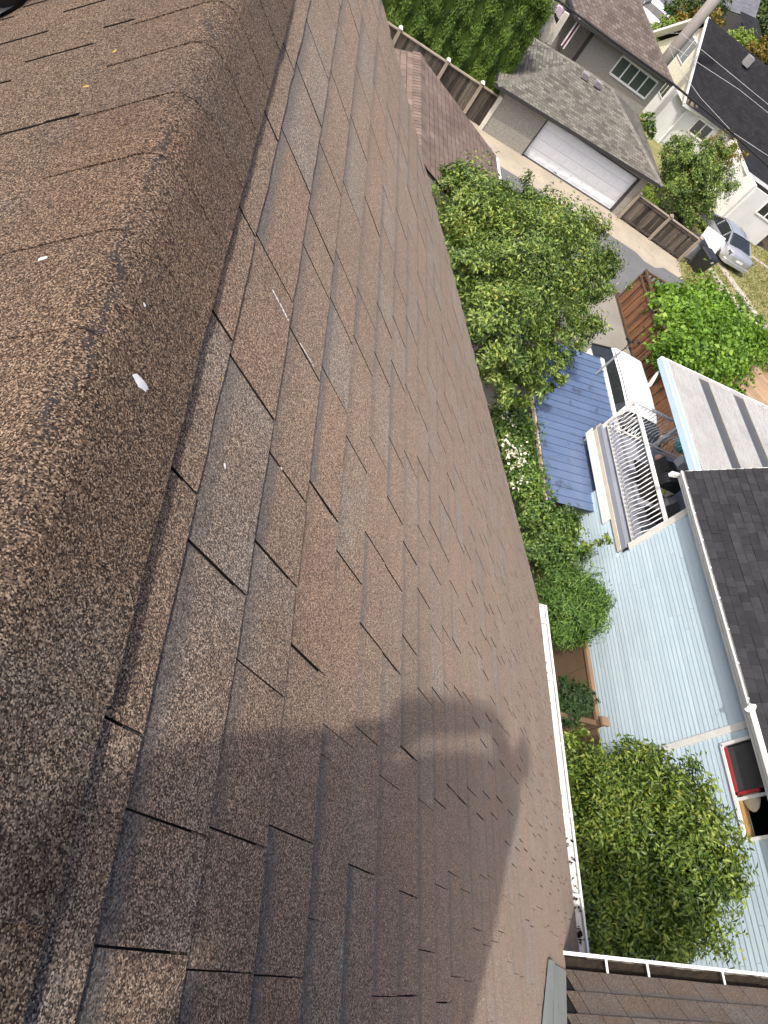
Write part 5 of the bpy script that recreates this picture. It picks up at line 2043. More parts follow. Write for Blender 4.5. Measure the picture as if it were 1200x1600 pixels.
# ================================================================== vehicles
def car(name, label, lampm, origin, heading, L_, W_, H_, kind, paint, plate=True):
    """lofted body, glasshouse with roof, wheels, lamps; nose points along +x before turning"""
    t = thing(name, origin, label, 'car')
    ca, sa = math.cos(heading), math.sin(heading)
    o = np.array(origin, float)

    def X(p):
        return o + np.array([p[0] * ca - p[1] * sa, p[0] * sa + p[1] * ca, p[2]])
    if kind == 'van':
        st = [(-.50, .34, .52, .60), (-.49, .18, .66, .86), (-.46, .13, .70, .94), (-.30, .11, .70, .98), (.0, .11, .69, 1.0), (.22, .11, .67, 1.0), (.36, .12, .62, .97), (.45, .14, .56, .88), (.49, .18, .48, .74), (.50, .30, .42, .60)]
        gl = [(-.485, .70, .72, .84), (-.40, .97, .99, .60), (-.1, 1.0, 1.0, .60), (.10, .985, .98, .59), (.17, .95, .95, .57), (.335, .64, .64, .82)]
    else:
        st = [(-.50, .34, .56, .62), (-.49, .22, .66, .84), (-.46, .17, .70, .92), (-.34, .13, .70, .98), (.0, .12, .66, 1.0), (.2, .12, .64, 1.0), (.36, .13, .60, .96), (.45, .15, .54, .86), (.49, .19, .47, .72), (.50, .30, .42, .58)]
        gl = [(-.36, .70, .70, .82), (-.21, .97, .97, .70), (-.05, 1.0, 1.0, .70), (.06, .98, .98, .69), (.24, .66, .66, .82)]
    mb = MB()
    rings = []
    for (s, zb, zt, hw) in st:
        w = W_ / 2 * hw
        zb, zt = zb * H_, zt * H_
        zm = (zb + zt) / 2
        ring = [(-w * .86, zb), (-w * .98, zb + (zt - zb) * .25), (-w, zm), (-w * .95, zt - (zt - zb) * .12), (-w * .80, zt), (0, zt + .02 * H_), (w * .80, zt), (w * .95, zt - (zt - zb) * .12), (w, zm), (w * .98, zb + (zt - zb) * .25), (w * .86, zb)]
        rings.append([X((s * L_, y_, z_)) for y_, z_ in ring])
    k = len(rings[0])
    mb.add([q for r_ in rings for q in r_], [(i * k + j, (i + 1) * k + j, (i + 1) * k + (j + 1) % k, i * k + (j + 1) % k) for i in range(len(st) - 1) for j in range(k)] + [tuple(range(k)), tuple(range(len(st) * k - 1, (len(st) - 1) * k - 1, -1))])
    body_ = mb.build('body', paint, t, smooth=True)
    mb = MB()
    rings = []
    belt = .66 * H_
    for (s, zt, _, hw) in gl:
        w = W_ / 2
        z_ = zt * H_
        rings.append([X((s * L_, -w * .93, belt - .02)), X((s * L_, -w * hw, z_ - .04 * H_)), X((s * L_, -w * hw * .9, z_)), X((s * L_, w * hw * .9, z_)), X((s * L_, w * hw, z_ - .04 * H_)), X((s * L_, w * .93, belt - .02))])
    k = 6
    mb.add([q for r_ in rings for q in r_], [(i * k + j, (i + 1) * k + j, (i + 1) * k + j + 1, i * k + j + 1) for i in range(len(gl) - 1) for j in range(k - 1)] + [(0, 1, 2, 3, 4, 5), tuple((len(gl) - 1) * k + j for j in range(5, -1, -1))])
    mb.build('glasshouse', M['glass'], t)
    mb = MB()                                     # roof skin and pillars stand proud of the glass
    r0 = [i for i in range(len(gl)) if gl[i][1] > .9]
    rows_ = []
    for i in r0:
        s, zt, _, hw = gl[i]
        w = W_ / 2 * hw
        z_ = zt * H_
        rows_.append([X((s * L_, y_, zz)) for y_, zz in ((-w - .012, z_ - .06 * H_), (-w * .97, z_ - .02 * H_), (-w * .85, z_ + .012), (0, z_ + .03), (w * .85, z_ + .012), (w * .97, z_ - .02 * H_), (w + .012, z_ - .06 * H_))])
    k = 7
    mb.add([q for r_ in rows_ for q in r_], [(i * k + j, (i + 1) * k + j, (i + 1) * k + j + 1, i * k + j + 1) for i in range(len(rows_) - 1) for j in range(k - 1)])
    mb.build('roof', paint, t, smooth=True)
    mb = MB()
    for sgn in (-1, 1):
        for (i0, i1) in ((0, 1), (len(gl) - 1, len(gl) - 2)):
            s, zt, _, hw = gl[i0]
            s2, zt2, _, hw2 = gl[i1]
            a_ = X((s * L_, sgn * W_ / 2 * .92, belt)) if i0 == 0 and kind != 'van' else X((s * L_, sgn * W_ / 2 * (.9 if i0 else .9), belt))
            b_ = X((s2 * L_, sgn * (W_ / 2 * hw2 + .005), zt2 * H_ - .05 * H_))
            mb.beam(a_, b_, .09, .05)
        for s in ((-.20, .02) if kind != 'van' else (-.26, -.02)):
            mb.beam(X((s * L_, sgn * W_ / 2 * .935, belt)), X((s * L_, sgn * (W_ / 2 * .74 + .02 if kind != 'van' else W_ / 2 * .60 + .01), .94 * H_)), .07, .02)
    stuff(mb.build('pillars', M['black'] if kind == 'van' else paint, t))
    for sx_ in (-.31, .31):
        for sy_ in (-1, 1):
            c = np.array([sx_ * L_, sy_ * W_ / 2 * .90, .235 * H_])
            r_ = .23 * H_
            n_ = 22
            mb = MB()
            ring = lambda rr, yy: [X((c[0] + rr * math.cos(a), c[1] + sy_ * yy, c[2] + rr * math.sin(a))) for a in np.linspace(0, 2 * math.pi, n_, endpoint=False)]
            R4 = ring(r_, -.16) + ring(r_, .06) + ring(r_ * .66, .085) + ring(r_ * .6, .05)
            mb.add(R4, [(q * n_ + i, q * n_ + (i + 1) % n_, (q + 1) * n_ + (i + 1) % n_, (q + 1) * n_ + i) for q in range(3) for i in range(n_)])
            wh = mb.build('wheel', M['tyre'], t, smooth=True)
            mb = MB()
            for sp in range(5):
                a = sp * 2 * math.pi / 5
                mb.beam(X((c[0], c[1] + sy_ * .07, c[2])), X((c[0] + r_ * .62 * math.cos(a), c[1] + sy_ * .075, c[2] + r_ * .62 * math.sin(a))), .05, .03, up=(sa, -ca, 0))
            mb.build('rim', M['rim'], wh)
    for sy_ in (-1, 1):
        mb = MB()
        p_ = (-.487 * L_, sy_ * W_ / 2 * .70, .58 * H_)
        mb.hexa([X((p_[0] - .01, p_[1] - .16, p_[2] - .09)), X((p_[0] - .01, p_[1] + .16, p_[2] - .09)), X((p_[0] - .01, p_[1] + .16, p_[2] + .09)), X((p_[0] - .01, p_[1] - .16, p_[2] + .09))],
                [X((p_[0] + .2, p_[1] - .16 + sy_ * .06, p_[2] - .08)), X((p_[0] + .2, p_[1] + .16 + sy_ * .06, p_[2] - .08)), X((p_[0] + .2, p_[1] + .16 + sy_ * .06, p_[2] + .1)), X((p_[0] + .2, p_[1] - .16 + sy_ * .06, p_[2] + .1))])
        mb.build('tail_lamp', lampm or M['lamp_red'], t)
        mb = MB()
        p_ = (.475 * L_, sy_ * W_ / 2 * .62, .46 * H_)
        mb.hexa([X((p_[0] - .12, p_[1] - .17, p_[2] - .06)), X((p_[0] - .12, p_[1] + .17, p_[2] - .06)), X((p_[0] - .12, p_[1] + .17, p_[2] + .07)), X((p_[0] - .12, p_[1] - .17, p_[2] + .07))],
                [X((p_[0] + .04, p_[1] - .15 - sy_ * .05, p_[2] - .06)), X((p_[0] + .04, p_[1] + .13 - sy_ * .05, p_[2] - .06)), X((p_[0] + .03, p_[1] + .13 - sy_ * .05, p_[2] + .06)), X((p_[0] + .03, p_[1] - .15 - sy_ * .05, p_[2] + .06))])
        mb.build('headlamp', M['lamp_clear'], t)
        mb = MB()
        c = X((.17 * L_, sy_ * (W_ / 2 + .07), .72 * H_))
        mb.box(c - [.08, .07, .055], c + [.08, .07, .065])
        mb.build('mirror', paint, t, bevel=.03)
    mb = MB()
    mb.hexa([X((-.503 * L_, -.24, .42 * H_)), X((-.503 * L_, .24, .42 * H_)), X((-.503 * L_, .24, .51 * H_)), X((-.503 * L_, -.24, .51 * H_))],
            [X((-.49 * L_, -.24, .42 * H_)), X((-.49 * L_, .24, .42 * H_)), X((-.49 * L_, .24, .51 * H_)), X((-.49 * L_, -.24, .51 * H_))])
    mb.build('number_plate', M['plate'], t)
    mb = MB()
    mb.hexa([X((-.505 * L_, -.42 * W_, .20 * H_)), X((-.505 * L_, .42 * W_, .20 * H_)), X((-.505 * L_, .42 * W_, .36 * H_)), X((-.505 * L_, -.42 * W_, .36 * H_))],
            [X((-.46 * L_, -.47 * W_, .20 * H_)), X((-.46 * L_, .47 * W_, .20 * H_)), X((-.46 * L_, .47 * W_, .36 * H_)), X((-.46 * L_, -.47 * W_, .36 * H_))])
    mb.build('bumper', paint, t, bevel=.03)
    return t


car('parked_car', 'white minivan parked on the driveway beside the cedar fence', None, (13.92, 15.1, .01), -math.pi / 2, 4.8, 2.25, 1.5, 'van', M['carwhite'])
car('parked_car', 'silver sedan parked on dry grass by the white house', plain('dark_lamp', (.12, .11, .12), .15), (26.35, 34.4, .01), math.pi / 2 + .10, 4.5, 2.1, 1.35, 'sedan', M['carsilver'])
q = P(1021, 12, z=1.0)
car('parked_car', 'white car in the far street, at the very top of the photo', None, (q[0], q[1], .01), 2.4, 5, 2.2, 1.6, 'van', M['carwhite'])
q = P(1038, 36, z=1.0)
car('parked_car', 'white pickup in the far street below the green street sign', None, (q[0], q[1], .01), -.4, 5, 2.2, 1.6, 'van', M['carwhite'])


# ================================================================== wheelie bins
def bin_(label, c, ang, h, w, body_m, lid_m):
    t = thing('wheelie_bin', c, label, 'bin')
    o = np.array(c, float)
    ca, sa = math.cos(ang), math.sin(ang)
    X = lambda x, y, z: o + np.array([x * ca - y * sa, x * sa + y * ca, z])
    mb = MB()
    mb.hexa([X(-w * .38, -w * .40, .06), X(w * .38, -w * .40, .06), X(w * .38, w * .40, .06), X(-w * .38, w * .40, .06)],
            [X(-w * .5, -w * .55, h), X(w * .5, -w * .55, h), X(w * .5, w * .55, h), X(-w * .5, w * .55, h)])
    mb.build('body', body_m, t, bevel=.03)
    mb = MB()
    mb.hexa([X(-w * .54, -w * .6, h + .003), X(w * .54, -w * .6, h + .003), X(w * .54, w * .62, h + .003), X(-w * .54, w * .62, h + .003)],
            [X(-w * .44, -w * .48, h + .10), X(w * .44, -w * .48, h + .10), X(w * .44, w * .52, h + .12), X(-w * .44, w * .52, h + .12)])
    mb.build('lid', lid_m, t, bevel=.02)
    for s in (-1, 1):
        mb = MB()
        mb.tube([X(s * w * .42, w * .42, .1), X(s * w * .50, w * .42, .1)], .10, 12)
        mb.build('wheel', M['tyre'], t)
    mb = MB()
    mb.tube([X(-w * .4, w * .66, h - .02), X(w * .4, w * .66, h - .02)], .02, 6)
    mb.build('handle', body_m, t)
    mb = MB()
    mb.hexa([X(-w * .12, -w * .562, h * .82), X(w * .12, -w * .562, h * .82), X(w * .12, -w * .575, h * .93), X(-w * .12, -w * .575, h * .93)],
            [X(-w * .12, -w * .545, h * .82), X(w * .12, -w * .545, h * .82), X(w * .12, -w * .555, h * .93), X(-w * .12, -w * .555, h * .93)])
    mb.build('sticker', M['plate'], t)


bp = P(1083, 424, z=0)
bin_('black wheelie bin standing on the grass at the end of the board fence', (bp[0] + .15, bp[1] + .25, .01), .35, .95, .75, M['black'], M['black'])
bp = P(1068, 408, z=0)
bin_('grey wheelie bin half hidden behind the board fence', (bp[0] + .3, bp[1] + .6, .01), .2, .95, .7, M['greyplast'], M['black'])
# white tarpaulin screen by the silver car
q = [P(1087, 388, z=.05), P(1112, 402, z=.05)]
mb = MB()
a_, b_ = P(1085, 384, z=0), P(1114, 402, z=0)
mb.slab([a_, b_, b_ + [.0, .4, .95], a_ + [.0, .4, 1.0]], (0, .06, 0))
tag(mb.build('tarpaulin', M['render'], bevel=.02), 'white tarpaulin between the black bin and the silver sedan', 'tarpaulin')

# ================================================================== poles and cables
up0 = P(1037, 97, y=44.0)
mb = MB()
mb.tube([(up0[0], 44, 0), (up0[0], 44, 5), (up0[0] + .03, 44, 11)], [.34, .32, .28], 14)
tag(mb.build('utility_pole', M['pole'], smooth=True), 'pale wooden utility pole in front of the cream gable', 'pole')


def cable(name, pts, r, mat, label, sag=.0):
    pts = [np.array(p, float) for p in pts]
    out = []
    for a_, b_ in zip(pts[:-1], pts[1:]):
        for i in range(12):
            s = i / 12
            out.append(a_ + (b_ - a_) * s - np.array([0, 0, sag * 4 * s * (1 - s)]))
    out.append(pts[-1])
    mb = MB()
    mb.tube(out, r, 6)
    tag(mb.build(name, mat, smooth=True), label, 'cable', None)


cable('cable', [P(820, -38, y=34), P(952, 60, y=34), P(1050, 130, y=34), P(1130, 195, y=34), P(1270, 325, y=34)], .05, M['wire'], 'thick black overhead cable crossing in front of the taupe roofed house')
cable('cable', [P(1037, 52, y=43.5), P(1065, 52, y=42), P(1172, 140, y=41), P(1300, 245, y=40)], .011, M['wire_l'], 'pale overhead wire over the black roof, highest of the three')
cable('cable', [P(1040, 66, y=43.5), P(1060, 78, y=42), P(1155, 140, y=41), P(1280, 240, y=40)], .011, M['wire_l'], 'pale overhead wire over the black roof, middle of the three')
cable('cable', [P(1045, 72, y=43.5), P(1057, 100, y=42), P(1094, 152, y=41), P(1145, 207, y=40), P(1210, 250, y=39)], .011, M['wire_l'], 'sagging pale wire over the black roof, lowest of the three')

# street sign and lamp behind
sp = P(1024, 45, z=1.2)
st_ = thing('street_sign', (sp[0], sp[1], 0), 'street sign post with green blades in the far street', 'sign')
mb = MB()
mb.tube([(sp[0], sp[1], 0), (sp[0], sp[1], 5.6)], .07, 8)
mb.build('post', M['signback'], st_)
tz = P(1036, 8, y=sp[1])[2]
for k, (dx, dy) in enumerate(((1.3, .1), (.3, 1.2))):
    mb = MB()
    c = np.array([sp[0] + .1, sp[1] - .1, tz + k * .45])
    mb.beam(c - [dx * .5, dy * .5, 0], c + [dx, dy, 0], .05, .38)
    mb.build('sign_blade', M['sign'], st_)
c = P(1052, 33, z=1.6)
ts = thing('traffic_sign', (c[0], c[1], 0), 'back of a round road sign with orange lamp in the far street', 'sign')
mb = MB()
d_ = unit(-ray(1052, 33) * [1, 1, 0])
sx_ = np.cross(d_, (0, 0, 1))
loop = [c + sx_ * math.cos(a) * .42 + np.array([0, 0, 1]) * math.sin(a) * .42 for a in np.linspace(0, 2 * math.pi, 8, endpoint=False)]
mb.slab(loop, d_ * .03)
mb.build('sign_plate', M['signback'], ts)
mb = MB()
mb.tube([(c[0], c[1], 0), c - d_ * .05], .05, 8)
mb.build('post', M['signback'], ts)
mb = MB()
mb.tube([c + [0, 0, .55], c + [0, 0, .85]], .16, 10)
mb.build('orange_lamp', M['orange'], ts)

# thin rod with ornament standing over the driveway
rb = P(930, 585, z=1.75)
rt = P(968, 550, x=rb[0])
rod = thing('garden_stake', rb, 'thin grey rod with black wrought iron finial beside the white minivan', 'garden stake')
mb = MB()
mb.tube([(rb[0], rb[1], 0), rb, (rb[0], rb[1], rt[2])], .03, 8)
mb.build('rod', M['greyplast'], rod)
mb = MB()
tp = np.array([rb[0], rb[1], rt[2]])
mb.tube([tp, tp + [0, 0, .7]], .012, 6)
for k in range(6):
    a = k * math.pi / 3
    e = tp + [math.cos(a) * .16, math.sin(a) * .16, .25 + .07 * k]
    mb.tube([tp + [0, 0, .15 + .07 * k], (tp + [0, 0, .2 + .07 * k] + e) / 2 + [0, 0, .04], e], .012, 5)
    mb.tube([e - [0, 0, .03], e + [0, 0, .03]], .035, 6)
mb.build('finial', M['black'], rod)

# ================================================================== dark house and far row
h5 = thing('house', (42, 78, 0), 'dark grey house with slate blue roof at the top right corner', 'house')
a1, a2, a3 = P(1148, 26, y=75), P(1178, 28, y=75), P(1135, 0, y=75)
mb = MB()
e_a, e_b = P(1139, 16, y=76), P(1180, 30, y=74)
roof_face(mb, [e_a, e_b, e_b + [2.0, 9, 3.4], e_a + [-3, 9, 3.4]], e_a, e_b)
roof_face(mb, [e_a + [-8, 4, -.3], e_a, e_a + [-3, 9, 3.4], e_a + [-8, 9, 3.4]], e_a + [-8, 4, -.3], e_a)
mb.build('roof', M['slate'], h5)
mb = MB()
mb.slab([e_a - [0, 0, .1], e_b - [0, 0, .1], e_b * [1, 1, 0] + [0, 0, .0], e_a * [1, 1, 0] + [0, 0, .0]], (0, .3, 0))
mb.build('wall', M['dark'], h5)
mb = MB()
w_a, w_b = P(1122, 14, y=77), P(1140, 24, y=77)
mb.slab([w_a + [-6, 0, .5], w_b + [0, 0, .5], w_b * [1, 1, 0], (w_a + [-6, 0, 0]) * [1, 1, 0]], (0, .3, 0))
mb.build('gable_wall', M['greysid'], h5)
ww = P(1127, 14, y=76.9)
for k in range(3):
    mb = MB()
    mb.box(ww + [-.1 + k * .55, 0, -.9], ww + [.35 + k * .55, .05, .3])
    mb.build('window', M['glass'], h5)
mb = MB()
p_a, p_b = P(1163, 47, y=70), P(1192, 60, y=70)
roof_face(mb, [p_a, p_b, p_b + [0, 3, .5], p_a + [0, 3, .5]], p_a, p_b)
mb.build('porch_roof', M['char_dark'], h5)
mb = MB()
mb.slab([p_a, p_b, p_b * [1, 1, 0], p_a * [1, 1, 0]], (0, 2, 0))
mb.build('porch', M['dark'], h5)
mb = MB()
w2 = [P(1060, 45, z=0), P(1200, 95, z=0)]
q = [P(1130, 50, z=.01), P(1150, 30, z=.01), P(1185, 60, z=.01), P(1200, 80, z=.01), P(1200, 100, z=.01)]
sheet('far_yard', [(34, 52), (80, 52), (80, 66), (34, 66)], .010, surf('far_paving', (.20, .20, .215), (.15, .15, .16), rough=.9))
wv = P(1194, 56, z=1.0)
car('parked_car', 'white vehicle at the right edge beyond the dark house', None, (wv[0] + .5, wv[1], .01), .5, 5.2, 2.3, 2.0, 'van', M['carwhite'])


# ================================================================== trees and shrubs
def B(px, py, r, x=None, y=None, z=None):
    return (P(px, py, x=x, y=y, z=z), r if hasattr(r, '__len__') else (r, r, r))


# big fruit tree left of the driveway
tc = P(830, 440, z=3.4)
blobs = [B(815, 420, (1.7, 1.7, 1.5), z=3.6), B(745, 350, (1.35, 1.35, 1.2), z=3.3), B(890, 400, (1.3, 1.3, 1.1), z=3.0), B(770, 520, (1.15, 1.15, 1.1), z=3.4),
         B(870, 500, (1.1, 1.1, 1.0), z=3.0), B(925, 435, (.85, .85, .8), z=2.7), B(800, 590, (.75, .75, .65), z=3.0), B(710, 315, (.8, .9, .8), z=3.2), B(840, 335, (1.0, 1.0, .85), z=3.0),
         B(860, 570, (.55, .6, .5), z=2.8), B(720, 430, (.9, .9, .9), z=3.4)]
base = np.array([tc[0] + .6, tc[1] + .4, 0])
plant('fruit_tree', 'large leafy fruit tree between the brown roof and the blue canopy', 'tree', base, blobs, 80000, .115, M['leaf_apple'], width=.048, r=.16, clump=.15, shell=.42, droop=.25, per=75)

# cedar hedge behind the board fence
t = thing('cedar_hedge', (7, 32.0, 0), 'tall clipped cedar hedge behind the board fence', 'hedge')
n_ = 105000
hx0, hx1, hy0, hy1, hz1 = 1.0, 10.0, 31.05, 33.2, 4.6
f_ = rng.uniform(size=n_)
c = np.empty((n_, 3))
out = np.zeros((n_, 3))
front = f_ < .62
side = (f_ >= .62) & (f_ < .75)
top = f_ >= .75
c[:, 0] = rng.uniform(hx0, hx1, n_)
c[:, 1] = rng.uniform(hy0, hy1, n_)
c[:, 2] = rng.uniform(.0, hz1, n_)
rip = .24 * np.abs(np.sin(c[:, 0] * 3.1 + .3 * np.sin(c[:, 2]))) + .10 * np.sin(c[:, 0] * 11 + 2 + c[:, 2]) + .07 * np.sin(c[:, 2] * 7 + c[:, 0] * 3)
c[front, 1] = hy0 + rip[front] + np.abs(rng.normal(size=front.sum())) * .16 - .05
out[front] = (0, -1, .25)
c[side, 0] = hx1 + .5 * rip[side] - np.abs(rng.normal(size=side.sum())) * .15
out[side] = (1, 0, .25)
c[top, 2] = hz1 + rip[top] - np.abs(rng.normal(size=top.sum())) * .2
out[top] = (0, -.1, 1)
nrm = out + rand_dirs(n_) * .75
tip = np.array([0, -.25, 1.0]) + rand_dirs(n_) * .45
leaf_mesh('foliage', c, nrm, tip, .15, .036, M['leaf_cedar'], t)
mb = MB()
mb.box((hx0 + .2, hy0 + .28, 0), (hx1 - .25, hy1 - .2, hz1 - .3))
mb.build('inner_branches', M['leaf_cedar'], t)
plant('cedar_shrub', 'bright green cedar behind the ridge of the grey garage', 'shrub', (11.6, 39.2, 0), [B(822, 18, (1.0, 1.0, 1.6), y=39), B(835, 30, (.6, .6, 1.2), y=39)], 3500, .16, M['leaf_soft'], width=.06, trunk=False, upright=.8, droop=0)

# tree behind the two panel fence
blobs = [B(1080, 262, (1.5, 1.5, 1.25), y=34.5), B(1050, 290, (1.15, 1.2, 1.1), y=34.0), B(1110, 290, (1.3, 1.3, 1.1), y=34.3), B(1085, 325, (1.1, 1.1, .8), y=33.8), B(1060, 240, (.9, .9, .8), y=34.6), B(1115, 250, (.9, .9, .9), y=35)]
plant('yard_tree', 'round olive green tree behind the two panel board fence', 'tree', (blobs[3][0][0] + .3, 34.2, 0), blobs, 26000, .135, M['leaf_apple'], width=.06, r=.14, shell=.45, per=60, clump=.16)
plant('yard_shrub', 'brownish flowering shrub against the white house wall', 'shrub', (*P(1122, 232, y=36)[:2], 0), [B(1122, 235, (.9, .8, .9), y=36.5), B(1135, 250, (.7, .7, .8), y=36.5)], 2200, .14, M['leaf_gold'], trunk=False)
plant('wall_vine', 'small green climber at the corner of the white house', 'shrub', (*P(1008, 190, y=39)[:2], 0), [B(1008, 190, (.45, .45, .5), y=39), B(1017, 205, (.4, .4, .4), y=39)], 900, .16, M['leaf_ivy'], trunk=False)
plant('grass_tuft', 'patch of tall bright grass behind the garage corner', 'grass', (*P(1006, 300, z=0)[:2], 0), [(P(1004, 300, z=.3), (.8, .9, .45)), (P(1012, 312, z=.3), (.6, .8, .4))], 1500, .3, M['leaf_lime'], width=.03, trunk=False, upright=2, droop=0)

# grape vine over the trellis
vb_ = [B(1060, 500, (1.3, 1.3, .65), z=1.5), B(1105, 480, (1.5, 1.3, .7), z=1.4), B(1140, 530, (1.5, 1.4, .75), z=1.4), B(1080, 545, (1.5, 1.3, .7), z=1.5), B(1120, 575, (1.2, 1.0, .7), z=1.3), B(1050, 560, (.9, .8, .6), z=1.5), B(1045, 475, (.8, .8, .55), z=1.5),
       B(1165, 545, (.9, .9, .7), z=1.2), B(1100, 520, (1.5, 1.5, .8), z=1.5)]
plant('grape_vine', 'bright green broad leaved vine spreading behind the cedar fence', 'vine', (19.5, 20.5, 0), vb_, 17000, .18, M['leaf_vine'], width=.15, trunk=True, r=.05, clump=.3, shell=.5, droop=.1, out_w=.5)
# rose bush with white flowers beyond
rb_ = [B(1140, 475, (.9, .8, .6), z=.7), B(1165, 500, (1.0, .8, .6), z=.7), B(1185, 530, (1.0, .9, .7), z=.7), B(1195, 560, (.9, .9, .7), z=.7)]
t = plant('rose_bush', 'straggly rose bush with white blooms along the gravel tracks', 'shrub', (*P(1170, 510, z=0)[:2], 0), rb_, 3600, .14, M['leaf_ivy'], width=.08, trunk=False)
fc = np.array([P(px, py, z=1.15) for px, py in ((1123, 458), (1129, 462), (1138, 476), (1139, 483), (1178, 490), (1180, 507), (1182, 508), (1177, 521), (1146, 470))])
fc = np.repeat(fc, 10, axis=0) + rng.normal(size=(90, 3)) * .07
leaf_mesh('flowers', fc, rand_dirs(90) + [0, 0, .8], rand_dirs(90), .12, .10, M['petal'], t)
plant('golden_shrub', 'yellow leaved shrub beside the edge of the patio cover', 'shrub', (*P(1112, 592, z=0)[:2], 0), [B(1108, 588, (.55, .5, .5), z=.9), B(1122, 595, (.45, .45, .5), z=.9)], 1300, .13, M['leaf_yell'], trunk=False)

# climber with white flowers between our roof and the canopy
cb = [B(800, 690, (.55, .8, .5), z=1.3), B(815, 740, (.5, .8, .5), z=1.2), B(790, 660, (.6, .7, .6), z=1.3), B(830, 700, (.35, .8, .45), z=1.0), B(830, 770, (.5, .6, .5), z=1.1), B(845, 815, (.6, .5, .6), z=1.2), B(860, 850, (.65, .55, .6), z=1.3),
      B(845, 870, (.6, .45, .5), z=1.2), B(875, 820, (.4, .5, .5), z=1.1), B(880, 870, (.45, .4, .5), z=1.4)]
t = plant('flowering_climber', 'dense climber with small white blooms filling the gap beside the blue canopy', 'shrub', (9.0, 10.4, 0), cb, 24000, .09, M['leaf_ivy'], width=.06, trunk=False, clump=.24, shell=.45)
fc = []
for px, py, k in ((797, 655, 26), (792, 690, 14), (808, 703, 26), (800, 715, 22), (815, 727, 16), (800, 735, 8), (812, 755, 14), (795, 705, 10), (818, 700, 8)):
    p_ = P(px, py, z=1.75)
    fc += [p_ + rng.normal(size=3) * [.10, .12, .05] for _ in range(k)]
fc = np.array(fc)
o = leaf_mesh('flowers', fc, rand_dirs(len(fc)) + [-.3, 0, 1], rand_dirs(len(fc)), .075, .065, M['petal'], t)
stuff(o)
tb = P(905, 850, x=10.2)
plant('climber_shoot', 'loose climber shoot reaching across the pale blue siding', 'shrub', (tb[0] - .2, tb[1], 0), [(P(900 + i * 11, 865 - i * 5, x=10.25), (.10 + .04 * (i < 2), .14, .14)) for i in range(5)], 520, .09, M['leaf_bush'], width=.045, trunk=False, clump=.5, shell=.2)

# soft rounded conifer, small dark conifer
blobs = [B(893, 950, (.62, .62, .72), x=9.2), B(880, 930, (.5, .5, .6), x=9.0), B(905, 965, (.45, .45, .55), x=9.3), B(915, 935, (.38, .4, .5), x=9.5), B(878, 975, (.45, .45, .5), x=8.8)]
plant('rounded_conifer', 'soft bright green rounded conifer against the pale blue wall', 'shrub', (9.2, 6.2, 0), blobs, 16000, .13, M['leaf_soft'], width=.022, trunk=False, clump=.22, shell=.6, upright=1.0, droop=0, out_w=.6)
blobs = [B(898, 1095, (.30, .34, .36), x=9.6), B(885, 1085, (.26, .3, .3), x=9.4), B(890, 1115, (.24, .26, .28), x=9.4), B(912, 1085, (.2, .24, .2), x=9.75), B(912, 1105, (.18, .2, .2), x=9.7)]
plant('dwarf_conifer', 'small dark green conifer in front of the brown yard fence', 'shrub', (9.5, 4.7, 0), blobs, 6500, .075, M['leaf_dark'], width=.022, trunk=False, clump=.16, shell=.55, upright=.5, droop=0)

# large pointed leaf shrub at lower right
XB = 8.9
blobs = [B(1000, 1290, (.85, .85, .8), x=XB), B(940, 1240, (.75, .75, .75), x=XB - .3), B(1050, 1260, (.7, .7, .62), x=XB + .3), B(1080, 1330, (.75, .7, .62), x=XB + .25), B(1060, 1400, (.75, .7, .6), x=XB + .2), B(980, 1390, (.85, .8, .75), x=XB - .2),
         B(920, 1330, (.8, .8, .8), x=XB - .6), B(930, 1430, (.8, .75, .8), x=XB - .6), B(1000, 1210, (.5, .5, .45), x=XB + .1), B(1110, 1380, (.42, .4, .38), x=XB + .4), B(1040, 1460, (.6, .5, .5), x=XB), B(900, 1200, (.5, .5, .5), x=XB - .5), B(1010, 1340, (.9, .9, .8), x=XB)]
t = plant('pointed_leaf_shrub', 'large glossy shrub with pointed leaves between the roof gutter and the pale blue wall', 'shrub', (8.6, 1.6, 0), blobs, 72000, .10, M['leaf_bush'], width=.038, r=.07, clump=.21, shell=.30, per=45, droop=.3, out_w=.55)
# upright whippy shoots with paired leaves
C_, Nn, Tt = [], [], []
for (px, py, dx, L2) in [(985, 1185, 9.2, .32), (1025, 1180, 9.3, .3), (1050, 1200, 9.3, .34), (1075, 1225, 9.4, .3), (1140, 1300, 9.5, .36), (1155, 1340, 9.5, .36), (1165, 1385, 9.5, .4), (1150, 1420, 9.4, .36), (1110, 1470, 9.3, .34), (1130, 1450, 9.3, .36), (900, 1165, 8.6, .3),
                         (925, 1175, 8.7, .28), (1000, 1165, 9.2, .3), (1135, 1265, 9.5, .3), (1100, 1250, 9.4, .3), (1160, 1310, 9.5, .3), (1120, 1490, 9.2, .3), (1170, 1360, 9.5, .3), (880, 1180, 8.4, .3)]:
    tip_ = P(px, py, x=dx)
    d_ = unit(np.array([rng.normal() * .35, rng.normal() * .35, 1.0]))
    for i in range(9):
        p_ = tip_ + d_ * L2 * (i / 8 - .6)
        for s in (-1, 1):
            o_ = unit(np.cross(d_, rand_dirs(1)[0]))
            C_.append(p_ + o_ * .05)
            Tt.append(o_ + d_ * .6)
            Nn.append(d_ - o_ * .4)
o = leaf_mesh('shoots', np.array(C_), np.array(Nn), np.array(Tt), .115, .038, M['leaf_bush'], t)
stuff(o)

